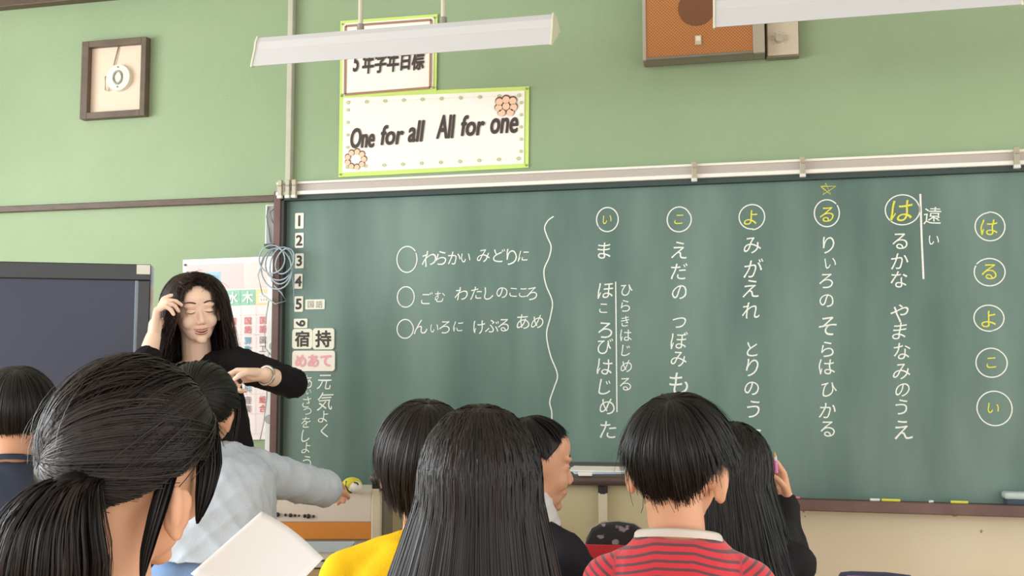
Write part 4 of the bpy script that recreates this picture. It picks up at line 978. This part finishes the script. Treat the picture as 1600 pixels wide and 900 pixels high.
    # side swept front locks
    hair(e, hair_t, c, M, (.090, .107, .103), (.05, .55, .85), [(-180, -20), (-75, -10), (-58, 0), (-40, 20), (-20, 45), (0, 60), (20, 45), (40, 20), (58, 0), (75, -10), (180, -20)], 500, 14, [(-180, .2), (-58, .22), (-45, .05), (0, 0), (45, .05), (58, .22), (180, .2)], .008, .0010, 60, .06, .004, 7, 9, 0, .006, phis=(-1.5, 1.5), base=False, narrow=.08, scale=s, name='front_locks')
    # bracelet
    ax = (EL - WL) / np.linalg.norm(EL - WL); ctr_ = WL + ax * .02; h = np.cross(ax, (0, 0, 1.)); h /= np.linalg.norm(h); v = np.cross(ax, h)
    MB().tube([ctr_ + .0275 * (h * cos(2 * pi * k / 20) + v * sin(2 * pi * k / 20)) for k in range(20)], .004, 8, True).build('wristwatch', mat('silver', (200, 196, 190), .25, metal=.8), e, True)
    # the marker stays a thing of its own
    hp = P.M @ (P.L(372, 592, 2.98)) + P.o
    mk_ = MB().cyl((-.0, -.020, 0), (.0, .022, 0), .0065, n=14).build('marker', mat('marker_black', (34, 32, 34), .4)); mk_.location = tuple(hp); mk_.rotation_euler = (R(-25), 0, R(30 - 20)); tag(mk_, 'small black marker held in the teacher\'s lowered hand', 'marker')
make_teacher()

# --- boy in red striped shirt
def striped():
    m = bpy.data.materials.new('red_striped_jersey'); m.use_nodes = True; nt = m.node_tree; b = nt.nodes['Principled BSDF']
    a = nt.nodes.new('ShaderNodeAttribute'); a.attribute_name = 'val'; fr = nt.nodes.new('ShaderNodeMath'); fr.operation = 'FRACT'; nt.links.new(a.outputs['Fac'], fr.inputs[0])
    gt = nt.nodes.new('ShaderNodeMath'); gt.operation = 'GREATER_THAN'; gt.inputs[1].default_value = .64; nt.links.new(fr.outputs[0], gt.inputs[0])
    mx = nt.nodes.new('ShaderNodeMix'); mx.data_type = 'RGBA'; mx.inputs[6].default_value = lin((222, 66, 78)); mx.inputs[7].default_value = lin((112, 76, 84))
    nt.links.new(gt.outputs[0], mx.inputs[0]); nt.links.new(mx.outputs[2], b.inputs[0]); b.inputs['Roughness'].default_value = .85; b.inputs['Specular IOR Level'].default_value = .15; b.inputs['Sheen Weight'].default_value = .3
    return m
def make_striped():
    px, Z = 1060, 1.7; P = Person(px, 715, Z, R(-viewang(px) - 4), 'boy with short black hair in red and grey striped shirt, seen from behind')
    M = rotm(-10, 8, 3); zs = .922
    def attr(co):
        x = np.abs(co[:, 0]); v = (co[:, 2] + .25 * np.clip(x - .03, 0, 1) * 1.0 + .02 * co[:, 1]) / .0118
        arm = np.clip((x - .098) / .004, 0, 1); v2 = (co[:, 2] * .8 + (x - .12) * -.55 + .06) / .0118
        return np.where(arm > .5, v2, v)
    build_kid(P, M, striped(), zs=zs, sw=.128, arms=rest_arms(zs, sw=.12), voxel=.005, cvoxel=.005, ears=(-.034, 1.18), attr=attr, noise=folds(.003, 26, 11), collar_m=mat('collar_offwhite', (222, 214, 206), .8), tc=(-.02, .0), shirt_name='striped_shirt', neck_r=.042, collar_r=.068)
    hair(P.e, hair_dark, P.h, M, (.081, .100, .097), (-.12, -.42, .9), [(-180, -56), (-150, -52), (-128, -36), (-112, -8), (-92, 2), (-78, -16), (-70, 18), (-40, 34), (0, 38), (40, 34), (70, 18), (78, -16), (92, 2), (112, -8), (128, -36), (150, -52), (180, -56)], 7500, 11, None, .012, .0009, 420, .10, .003, 4, 21, .010, .012, cut=(.80, 1.05), frizz=.008, under=.16)
    return P
PG = make_striped()

# --- kid in the yellow shirt
def make_yellow():
    px, Z = 662, 1.88; P = Person(px, 713, Z, R(-viewang(px) + 4), 'child with brown-black bob haircut in plain yellow shirt')
    M = rotm(6, 4, 0); zs = .905
    build_kid(P, M, mat('yellow_cotton', (242, 196, 26), .8, .2, bump=.15, bscale=300, var=.05, vscale=6), zs=zs, sw=.158, arms=rest_arms(zs), noise=folds(.004, 20, 5), shirt_name='yellow_shirt', ears=(-.028, 1.0), tc=(-.02, .0), collar=False, top=-1)
    hair(P.e, hair_brown, P.h, M, (.080, .096, .095), (.05, -.25, .95), [(-180, -50), (-140, -46), (-110, -34), (-90, -28), (-75, -24), (-60, 14), (-35, 30), (0, 36), (35, 30), (60, 14), (75, -24), (90, -28), (110, -34), (140, -46), (180, -50)], 5200, 13, [(-180, .040), (-110, .045), (-70, .035), (-60, 0), (60, 0), (70, .035), (110, .045), (180, .040)], .012, .0009, 300, .10, .002, 5, 31, -.006, .008, narrow=-.35, cut=(.88, 1.02), frizz=.006)
    return P
PD = make_yellow()

# --- girl with long straight hair
def make_long():
    px, Z = 750, 1.5; P = Person(px, 747, Z, R(-viewang(px)), 'girl with very long straight dark hair, seen from behind at the centre')
    M = rotm(0, 2, 0); zs = .875
    build_kid(P, M, mat('navy_knit', (52, 56, 76), .85), zs=zs, sw=.150, arms=rest_arms(zs), noise=folds(.003, 20, 6), shirt_name='dark_sweater', tc=(-.01, .02))
    part = lambda phi: np.stack([np.sin(phi) * .03, np.full(phi.shape, -.05), np.ones(phi.shape)], -1)
    line = [(-180, -22), (-120, -18), (-90, -12), (-65, -4), (-50, 20), (-30, 38), (0, 44), (30, 38), (50, 20), (65, -4), (90, -12), (120, -18), (180, -22)]
    hang = [(-180, .42), (-90, .40), (-62, .36), (-50, .0), (0, 0), (50, .0), (62, .36), (90, .40), (180, .42)]
    def hd(phi, h):   # fall outwards over the shoulders
        d = np.zeros(phi.shape + (3,)); d[..., 0] = np.sin(phi) * .27 * (1 + .25 * np.sign(-np.sin(phi))); d[..., 1] = -.10; return d
    hair(P.e, hair_brown, P.h, M, (.080, .097, .098), part, line, 11500, 14, hang, .013, .0008, 460, .055, .0025, 5, 41, 0, .010, hdir=hd, cut=(.93, 1.0), frizz=.008)
    return P
PE = make_long()

# --- boy in profile
def make_profile():
    px, Z = 830, 2.35; va = viewang(px); P = Person(px, 717, Z, R(-(va + 38)), 'boy in profile with dark hair, white collar and black jacket')
    M = rotm(-36, 6, 2); zs = P.h[2] - .142
    b = build_kid(P, M, mat('black_jacket', (34, 34, 42), .75, .25), zs=zs, sw=.140, arms=rest_arms(zs, fwd=.2, zt=.62, sw=.13), noise=folds(.004, 22, 9), shirt_name='black_jacket', collar=False, voxel=.0045, ears=(-.024, 1.0))
    wc = mat('white_collar', (226, 226, 228), .7)
    n = 24; cm = MB(); pts = []
    for k in range(n):
        t = 2 * pi * k / n; pts.append((.064 * cos(t), .004 + .060 * sin(t), zs + .030 - .022 * sin(t)))
    blob('white_collar', [loft([(0, 0, zs - .01, .088, .072), (0, .0, zs + .018, .080, .068), (0, .006, zs + .045, .064, .058), (0, .010, zs + .072, .054, .052)])], .005, wc, P.e, 3, folds(.004, 40, 77))
    mk = []
    for sx in (-1, 1):
        mk.append(('eyebrow', brow_m, [(sx * (.012 + .032 * t), .016 + .004 * sin(pi * t)) for t in np.linspace(0, 1, 7)], .004, .0006))
        mk.append(('eye', iris, [(sx * (.016 + .027 * t), -.009 - .001 * sin(pi * t)) for t in np.linspace(0, 1, 7)], [.001, .003, .005, .0055, .005, .003, .001], .0006))
    mk.append(('lips', lip_m, [(-.020 + .040 * t, -.073) for t in np.linspace(0, 1, 9)], [.001, .003, .005, .006, .006, .006, .005, .003, .001], .0008))
    surf_marks(b, P.h, M, 1.0, mk, b)
    hair(P.e, hair_dark, P.h, M, (.077, .094, .092), (0, -.25, .95), [(-180, -46), (-150, -44), (-126, -36), (-112, -10), (-92, 10), (-80, 2), (-66, 16), (-48, 30), (-25, 38), (0, 40), (25, 38), (48, 30), (66, 16), (80, 2), (92, 10), (112, -10), (126, -36), (150, -44), (180, -46)], 3400, 10, None, .009, .0011, 200, .12, .001, 4, 51, .002, .006)
    return P
PF = make_profile()

# --- girl in black jacket with long hair at the right, pencil in raised hand
def make_pencil_girl():
    px, Z = 1143, 2.3; P = Person(px, 731, Z, R(-viewang(px) + 2), 'girl with long black hair and black jacket holding a pencil beside her head')
    M = rotm(-6, 10, 6); zs = .848
    rg = P.D(R_); up = np.array((0, 0, 1.)); fw = P.D(F_)
    Wr = P.L(1228, 780, 2.42); Er = P.L(1235, 925, 2.30)
    hd_ = hand_prims(Wr, up * 1 - rg * .28, -rg * 1 - fw * .3, 1, (30, 45, 30), .82, curls=[(20, 35, 25), (40, 50, 30), (55, 60, 30), (60, 60, 30)])
    la = rest_arms(zs)[0]
    build_kid(P, M, mat('black_jacket_soft', (36, 34, 38), .8, .2), zs=zs, sw=.150, arms=(la, (Er, Wr, hd_)), extra=[cap(Wr + (Er - Wr) * .3, .034, P.L(1238, 880, 2.32), .050), cap(Wr + (Er - Wr) * .3, .030, P.L(1215, 850, 2.3), .05)], voxel=.0045, noise=folds(.005, 20, 13), shirt_name='black_jacket', tc=(-.01, .0), collar=False)
    part = lambda phi: np.stack([np.sin(phi) * .03, np.full(phi.shape, -.15), np.ones(phi.shape)], -1)
    line = [(-180, -22), (-120, -18), (-90, -12), (-65, -4), (-50, 20), (-30, 38), (0, 44), (30, 38), (50, 20), (65, -4), (90, -12), (120, -18), (180, -22)]
    hang = [(-180, .30), (-90, .30), (-62, .26), (-50, .0), (0, 0), (50, .0), (62, .26), (90, .30), (180, .30)]
    def hd(phi, h):
        d = np.zeros(phi.shape + (3,)); d[..., 0] = np.sin(phi) * .16 + .10; d[..., 1] = -.16; return d
    hair(P.e, hair_dark, P.h, M, (.080, .096, .095), part, line, 5600, 14, hang, .012, .0011, 260, .06, .005, 7, 61, 0, .012, hdir=hd, cut=(.88, 1.0), frizz=.008)
    # pencil: a thing of its own
    a = W3(1210, 706, 2.36); b_ = W3(1213, 738, 2.38); e = empty('pencil', tuple(b_), 0, 'pink and white pencil held upright in the girl\'s raised hand', 'pencil')
    d = Vector(a - b_); L_ = d.length; e.rotation_mode = 'QUATERNION'; e.rotation_quaternion = d.to_track_quat('Z', 'Y')
    MB().cyl((0, 0, 0), (0, 0, L_ * .62), .0042, n=8).build('shaft', mat('pencil_pink', (236, 150, 226), .35), e)
    MB().cyl((0, 0, L_ * .62), (0, 0, L_ * .8), .0043, n=8).build('white_band', mat('pencil_white', (246, 240, 246), .35), e)
    MB().cyl((0, 0, L_ * .8), (0, 0, L_), .0042, .0006, n=8).build('tip', mat('pencil_wood', (226, 184, 120), .6), e)
    return P
PH = make_pencil_girl()

# --- child in light blue-grey sweatshirt, standing and leaning over
def make_blue():
    px, Z = 310, 2.3; P = Person(px, 634, Z, R(-viewang(px) - 12), 'girl with tied dark hair in pale blue-grey sweatshirt reaching to the right', .0)
    M = rotm(-6, 12, 6); e = P.e
    c = P.h; rg = P.D(R_); fw = P.D(F_); up = np.array((0, 0, 1.))
    P.skin += head_prims(c, M, 1.0, (-.022, 1.0))
    nb = P.L(330, 712, 2.27)
    P.skin += [cap(c + M @ np.array((0, -.02, -.055)), .040, nb - np.array((0, 0, .012)), .036), cap(c + M @ np.array((0, -.018, -.03)), .052, c + M @ np.array((0, -.02, -.065)), .042)]
    Lc = P.L
    SR = Lc(392, 735, 2.30); SL = Lc(270, 745, 2.30); ER = Lc(506, 764, 2.42); WR = Lc(508, 764, 2.66); EL = Lc(232, 830, 2.40); WL = Lc(262, 850, 2.62)
    top = Lc(335, 700, 2.28); bot = Lc(338, 858, 2.16)
    def ring(f, rx, ry):
        q = bot + (top - bot) * f; return (q[0], q[1], q[2], rx, ry)
    rings = [ring(-.06, .128, .104), ring(.1, .124, .102), ring(.45, .130, .102), ring(.75, .138, .100), ring(.92, .108, .084), ring(1.02, .066, .064), ring(1.07, .056, .056)]
    P.skin += [loft([(x, y, z, a * .82, b * .80) for x, y, z, a, b in rings[:-2]])]
    P.skin += [cap(SR, .036, ER, .031), cap(ER, .031, WR, .022), cap(SL, .036, EL, .031), cap(EL, .031, WL, .022)]
    P.skin += hand_prims(WR, fw * 1 + rg * .1, -up, -1, s=.82) + hand_prims(WL, fw * 1 + rg * .3, -up, 1, s=.82)
    hz = bot[2]; hx, hy = bot[0], bot[1]
    tr_ = [ell((hx, hy + .01, hz - .09), (.122, .095, .10))]; 
    for sx in (-1, 1):
        tr_ += [cap((hx + sx * .07, hy, hz - .08), .078, (hx + sx * .075, hy + .02, .42), .058), cap((hx + sx * .075, hy + .02, .42), .056, (hx + sx * .075, hy, .09), .045)]
        P.skin += [cap((hx + sx * .07, hy, hz - .08), .06, (hx + sx * .075, hy + .02, .42), .045), cap((hx + sx * .075, hy + .02, .42), .043, (hx + sx * .075, hy, .06), .03)]
    blob('body', P.skin, .005, skin, e, 3)
    sw_m = mat('blue_grey_fleece', (196, 208, 222), .9, .15, bump=.15, bscale=260)
    cl = [loft(rings), ell(SR, (.058, .056, .055)), ell(SL, (.058, .056, .055)), cap(SR, .056, ER, .047), cap(ER, .047, ER + (WR - ER) * .9, .034), cap(SL, .056, EL, .047), cap(EL, .045, EL + (WL - EL) * .8, .036),
          cap(nb + np.array((.02, 0, -.01)), .045, SR, .052), cap(nb + np.array((-.02, 0, -.01)), .045, SL, .052)]
    blob('sweatshirt', cl, .0065, sw_m, e, 3, folds(.009, 24, 17))
    blob('jeans', tr_, .010, mat('light_denim', (128, 160, 206), .8, bump=.2, bscale=300), e, 3)
    for sx in (-1, 1): blob('shoe', [ell((hx + sx * .075, hy + .04, .04), (.042, .105, .036)), cap((hx + sx * .075, hy, .05), .042, (hx + sx * .075, hy, .09), .04)], .008, shoe_m, e, 2)
    tie = (.1, -.95, .05)
    hair(e, hair_dark, c, M, (.080, .096, .094), tie, [(-180, -42), (-140, -38), (-105, -18), (-85, 4), (-60, 22), (0, 40), (60, 22), (85, 4), (105, -18), (140, -38), (180, -42)], 3400, 12, None, .009, .0011, 240, .12, .002, 5, 71, 0, .003, cut=(.97, 1), frizz=.004)
    # pony tail
    tp = c + M @ np.array((.01, -.105, .005))
    make_tail(e, hair_dark, [tp, tp + up * -.02 + P.D((0, 0, 0)) - M @ np.array((0, .03, 0)), tp + up * -.09 - M @ np.array((0, .03, 0)), tp + up * -.16 - M @ np.array((0, .015, 0))], (.012, .03, .028, .010), 700, 72)
    # loose lock in front of the ear
    q = c + M @ np.array((.078, .02, .0)); make_tail(e, hair_brown, [q + up * .04, q + M @ np.array((.004, .008, 0)) , q + up * -.06, q + up * -.10], (.006, .007, .006, .003), 120, 73)
    return P
def cat(P4, t):
    P4 = [np.array(p, float) for p in P4]; n = len(P4) - 1; u = t * n; i = np.minimum(u.astype(int), n - 1); f = (u - i)[..., None]
    A = np.array([P4[0]] + P4 + [P4[-1]]); p0, p1, p2, p3 = A[i], A[i + 1], A[i + 2], A[i + 3]
    return .5 * (2 * p1 + (-p0 + p2) * f + (2 * p0 - 5 * p1 + 4 * p2 - p3) * f * f + (-p0 + 3 * p1 - 3 * p2 + p3) * f ** 3)
def make_tail(e, m, ctrl, rad, n, seed, K=16, r=.0011, name='ponytail', flat=(1, 1, 1), spread_end=1.0, clumps=60, base=True):
    g = np.random.default_rng(seed); t = np.linspace(0, 1, K); cl = cat(ctrl, t); rr = np.interp(t, np.linspace(0, 1, len(rad)), rad)
    ca = g.normal(0, 1, (clumps, 3)); ca /= np.linalg.norm(ca, axis=1)[:, None]; ca *= (g.random((clumps, 1)) ** .33); ci = g.integers(0, clumps, n)
    o3 = ca[ci] + g.normal(0, .12, (n, 3)); o3 *= np.array(flat); o3[:, 2] *= .35
    cut = g.uniform(.85, 1.0, n)[:, None]; tt = t[None] * cut; Pp = cat(ctrl, tt) + o3[:, None] * np.interp(tt, np.linspace(0, 1, len(rad)), rad)[..., None]
    if base:
        pr = [cap(cl[i], max(.003, rr[i] * .6), cl[i + 1], max(.003, rr[i + 1] * .6)) for i in range(K - 1)]
        b = blob('hair_base', pr, max(.004, min(rad) * .4), m, e, 2)
    return tubes(name, Pp, (r * g.uniform(.6, 1.3, n))[:, None] * np.linspace(1, .4, K)[None], m, e, np.clip(g.beta(1.3, 4, clumps)[ci] + g.normal(0, .08, n), 0, 1), cl[None])
PC = make_blue()

# --- child at the far left
def make_left():
    px, Z = 26, 2.4; P = Person(px, 643, Z, R(-viewang(px) - 10), 'child with short black hair in dark clothes at the far left edge')
    M = rotm(0, 6, 0); zs = P.h[2] - .140
    build_kid(P, M, mat('dark_navy_fleece', (50, 58, 74), .7, .3), zs=zs, sw=.150, arms=rest_arms(zs), noise=folds(.005, 24, 19), shirt_name='dark_sweater', ears=(-.03, .9))
    hair(P.e, hair_dark, P.h, M, (.086, .101, .099), (0, -.3, .95), [(-180, -40), (-140, -38), (-110, -30), (-90, -26), (-75, -22), (-60, 14), (-35, 30), (0, 36), (35, 30), (60, 14), (75, -22), (90, -26), (110, -30), (140, -38), (180, -40)], 2600, 10, None, .010, .0012, 200, .12, .001, 5, 81, .001, .006, cut=(.92, 1.0))
    return P
PB = make_left()

# --- girl with ponytail in the left foreground, reading a sheet
def make_fore():
    px, Z = 200, 1.08; P = Person(px, 712, Z, R(-(viewang(px) + 50)), 'girl with low ponytail in the left foreground, reading a white sheet', .02)
    M = rotm(0, 14, -2); zs = P.h[2] - .185; e = P.e; up = np.array((0, 0, 1.)); rg = P.D(R_); fw = P.D(F_)
    Wr = P.L(450, 1075, 1.14); Er = P.L(360, 1190, 1.0); Wl = P.L(330, 1060, 1.22); El = P.L(190, 1190, 1.25)
    hr = hand_prims(Wr, -rg * .5 + up * .5 + fw * .4, fw * .2 - rg * .8, 1, (20, 35, 25), .82); hl = hand_prims(Wl, rg * .3 + up * .6, rg * .8 - up * .2, -1, (20, 35, 25), .82)
    build_kid(P, M, mat('cream_top', (214, 204, 184), .85, bump=.2, bscale=250), zs=zs, sw=.150, arms=((El, Wl, hl), (Er, Wr, hr)), voxel=.0038, noise=folds(.003, 22, 23), shirt_name='cream_shirt', ears=(-.058, 1.0, .022), neck_r=.038, smooth=4, scale=.93, collar=False)
    tie = np.array((-.35, -.88, -.22))
    line = [(-180, -46), (-140, -40), (-112, -34), (-92, -12), (-76, -4), (-60, 8), (-40, 20), (0, 30), (40, 20), (60, 8), (76, -4), (92, -14), (112, -32), (140, -42), (180, -46)]
    hair(e, hair_brown, P.h, M, (.075, .090, .100), tie, line, 9000, 16, None, .010, .0008, 420, .09, .003, 6, 91, 0, .002, cut=(.98, 1), frizz=.003)
    # crown layer combed from the top of the head
    hair(e, hair_brown, P.h, M, (.077, .092, .103), (.05, .75, .70), [(-180, -16), (-120, -20), (-90, -12), (-60, 20), (0, 35), (60, 10), (90, -8), (120, -24), (180, -16)], 3200, 14, None, .007, .0008, 260, .06, .002, 5, 92, 0, .003, base=False, name='crown_hair', frizz=.009)
    # fringe lock over the temple and lock behind the ear
    c = P.h
    for k, (pts, rd, n) in enumerate([
        ([c + M @ np.array((.056, .050, .045)), c + M @ np.array((.066, .052, .0)), c + M @ np.array((.067, .052, -.035)), c + M @ np.array((.062, .054, -.062))], (.008, .012, .008, .001), 560),
        ([c + M @ np.array((.068, -.002, -.02)), c + M @ np.array((.069, -.008, -.055)), c + M @ np.array((.062, -.006, -.095)), c + M @ np.array((.058, -.002, -.125))], (.008, .008, .006, .001), 420)]):
        make_tail(e, hair_dark, pts, rd, n, 95 + k, name='loose_lock', r=.0008)
    t0 = P.L(112, 752, 1.0)
    make_tail(e, hair_brown, [P.L(150, 752, 1.01), P.L(108, 762, .975), P.L(80, 810, .96), P.L(72, 880, .96), P.L(68, 990, .97), P.L(66, 1080, .98)], (.010, .026, .042, .052, .052, .02), 5200, 97, K=18, r=.0008, name='ponytail', clumps=260)
    q = P.L(146, 744, .985)
    return P
PA = make_fore()

# sheet held by the foreground girl
q = [W3(298, 897, 1.20), W3(408, 800, 1.32), W3(505, 873, 1.30)]; bl_ = q[0] + q[2] - q[1]
V = []; n = 12
for j in range(n + 1):
    for i in range(n + 1):
        u, t = i / n, j / n; p = q[0] * (1 - u) * (1 - t) + q[1] * u * (1 - t) + q[2] * u * t + bl_ * (1 - u) * t; V.append(p + np.array((0, 0, 1)) * .006 * sin(pi * t) * 1.0)
Fc = [(j * (n + 1) + i, j * (n + 1) + i + 1, (j + 1) * (n + 1) + i + 1, (j + 1) * (n + 1) + i) for j in range(n) for i in range(n)]
o = mesh_obj('paper_sheet', V, Fc, mat('copy_paper', (250, 250, 250), .6), None, True); o.modifiers.new('s', 'SOLIDIFY').thickness = .0012; tag(o, 'blank white paper sheet held up in the left foreground', 'paper')

# chairs under the seated pupils
for P, lab in ((PA, 'wooden chair under the ponytail girl in the left foreground'), (PB, 'wooden chair under the far left child in dark clothes'), (PD, 'wooden chair under the yellow-shirted child'), (PE, 'wooden chair under the long-haired girl'), (PF, 'wooden chair under the boy in profile'), (PG, 'wooden chair under the boy in red stripes'), (PH, 'wooden chair under the girl in the black jacket')):
    chair(P.e.location.x, P.e.location.y, P.rz, lab)
# desks whose tops reach the bottom of the picture, with what lies on them
p = Wz(484, 872, .70); desk(p[0] - .02, p[1] - .20, .12, 'pupil desk below the side cabinet with blue-grey notebook')
for nm, col, dz, lb in (('notebook', (70, 72, 78), 0, 'dark notebook lying beneath a pale blue-grey one'), ('notebook', (186, 200, 210), .022, 'pale blue-grey notebook on top of a dark one by the cabinet')):
    e = empty(nm, (p[0] + .02, p[1] - .07, .7005 + dz), .25, lb, 'notebook'); cm_ = mat('notebook_%d' % col[0], col, .5)
    MB().box((-.12, -.08, 0), (.12, .08, .003), .001).box((-.12, -.08, .018), (.12, .08, .021), .001).box((-.12, .076, 0), (.12, .08, .021), .001).build('cover', cm_, e)
    MB().box((-.115, -.077, .003), (.115, .076, .018)).build('pages', mat('page_edges', (232, 230, 222), .7), e)
p = W3(950, 832, 2.78); desk(p[0] + .02, p[1] - .08, .0, 'pupil desk behind the boy in profile with a patterned pencil case')
e = empty('pencil_case', (p[0] + .028, p[1], .7005), .1, 'rounded black pencil case with white pattern and red lower side', 'pencil case')
pcm = mat('case_black_pattern', (44, 42, 46), .6, .4, rgb2=(150, 140, 150), vscale=38, detail=1)
nt = pcm.node_tree
for nd in nt.nodes:
    if nd.type == 'MAP_RANGE': nd.inputs[1].default_value = .60; nd.inputs[2].default_value = .64
prof = [(-.11, 0), (.11, 0), (.12, .02), (.12, .045), (.10, .075), (.06, .094), (0, .100), (-.06, .096), (-.10, .08), (-.12, .05), (-.12, .02)]; prof = [(x * .72, z) for x, z in prof]
def prism(prof, y0, y1, m, name, e, bev=.006):
    b = bmesh.new(); A = [b.verts.new((x, y0, z)) for x, z in prof]; B_ = [b.verts.new((x, y1, z)) for x, z in prof]; k = len(prof)
    for i in range(k): b.faces.new((A[i], A[(i + 1) % k], B_[(i + 1) % k], B_[i]))
    b.faces.new(A); b.faces.new(B_[::-1]); bmesh.ops.recalc_face_normals(b, faces=b.faces)
    if bev: bmesh.ops.bevel(b, geom=[ed for ed in b.edges if abs((ed.verts[0].co - ed.verts[1].co).y) < 1e-6], offset=bev, segments=3, affect='EDGES', profile=.5)
    me = bpy.data.meshes.new(name); b.to_mesh(me); b.free(); return link(name, me, m, e, True)
prism([q for q in prof], -.035, .035, pcm, 'case_body', e)
prism([(-.083, .004), (.083, .004), (.088, .02), (.088, .045), (-.088, .045), (-.088, .02)], -.0365, .0365, mat('case_red', (206, 52, 62), .6), 'red_side', e, .003)
MB().tube([(x, -.0, z + .002) for x, z in prof[3:10]], .0025, 6).build('zip', mat('zip_grey', (170, 166, 166), .4, metal=.4), e, True)
p = W3(1372, 899, 2.46); desk(p[0], p[1] - .16, .0, 'pupil desk at the bottom right with a purple-edged pouch')
e = empty('pouch', (p[0], p[1] - .0, .7005), -.05, 'flat pouch with shiny purple piping at the bottom right', 'pouch')
zt_ = p[2] - .7005
prism([(-.085, 0), (.085, 0), (.09, zt_ * .4), (.075, zt_ * .9), (.02, zt_ + .002), (-.06, zt_), (-.085, zt_ * .8), (-.09, zt_ * .4)], -.045, .045, mat('pouch_navy', (66, 60, 96), .5), 'pouch_body', e, .008)
MB().tube([(-.088, -.044, zt_ * .6), (-.07, -.046, zt_ + .001), (.02, -.046, zt_ + .003), (.07, -.045, zt_ * .92), (.088, -.044, zt_ * .5)], .004, 8).build('piping', mat('piping_purple', (206, 130, 214), .3, coat=.5), e, True)
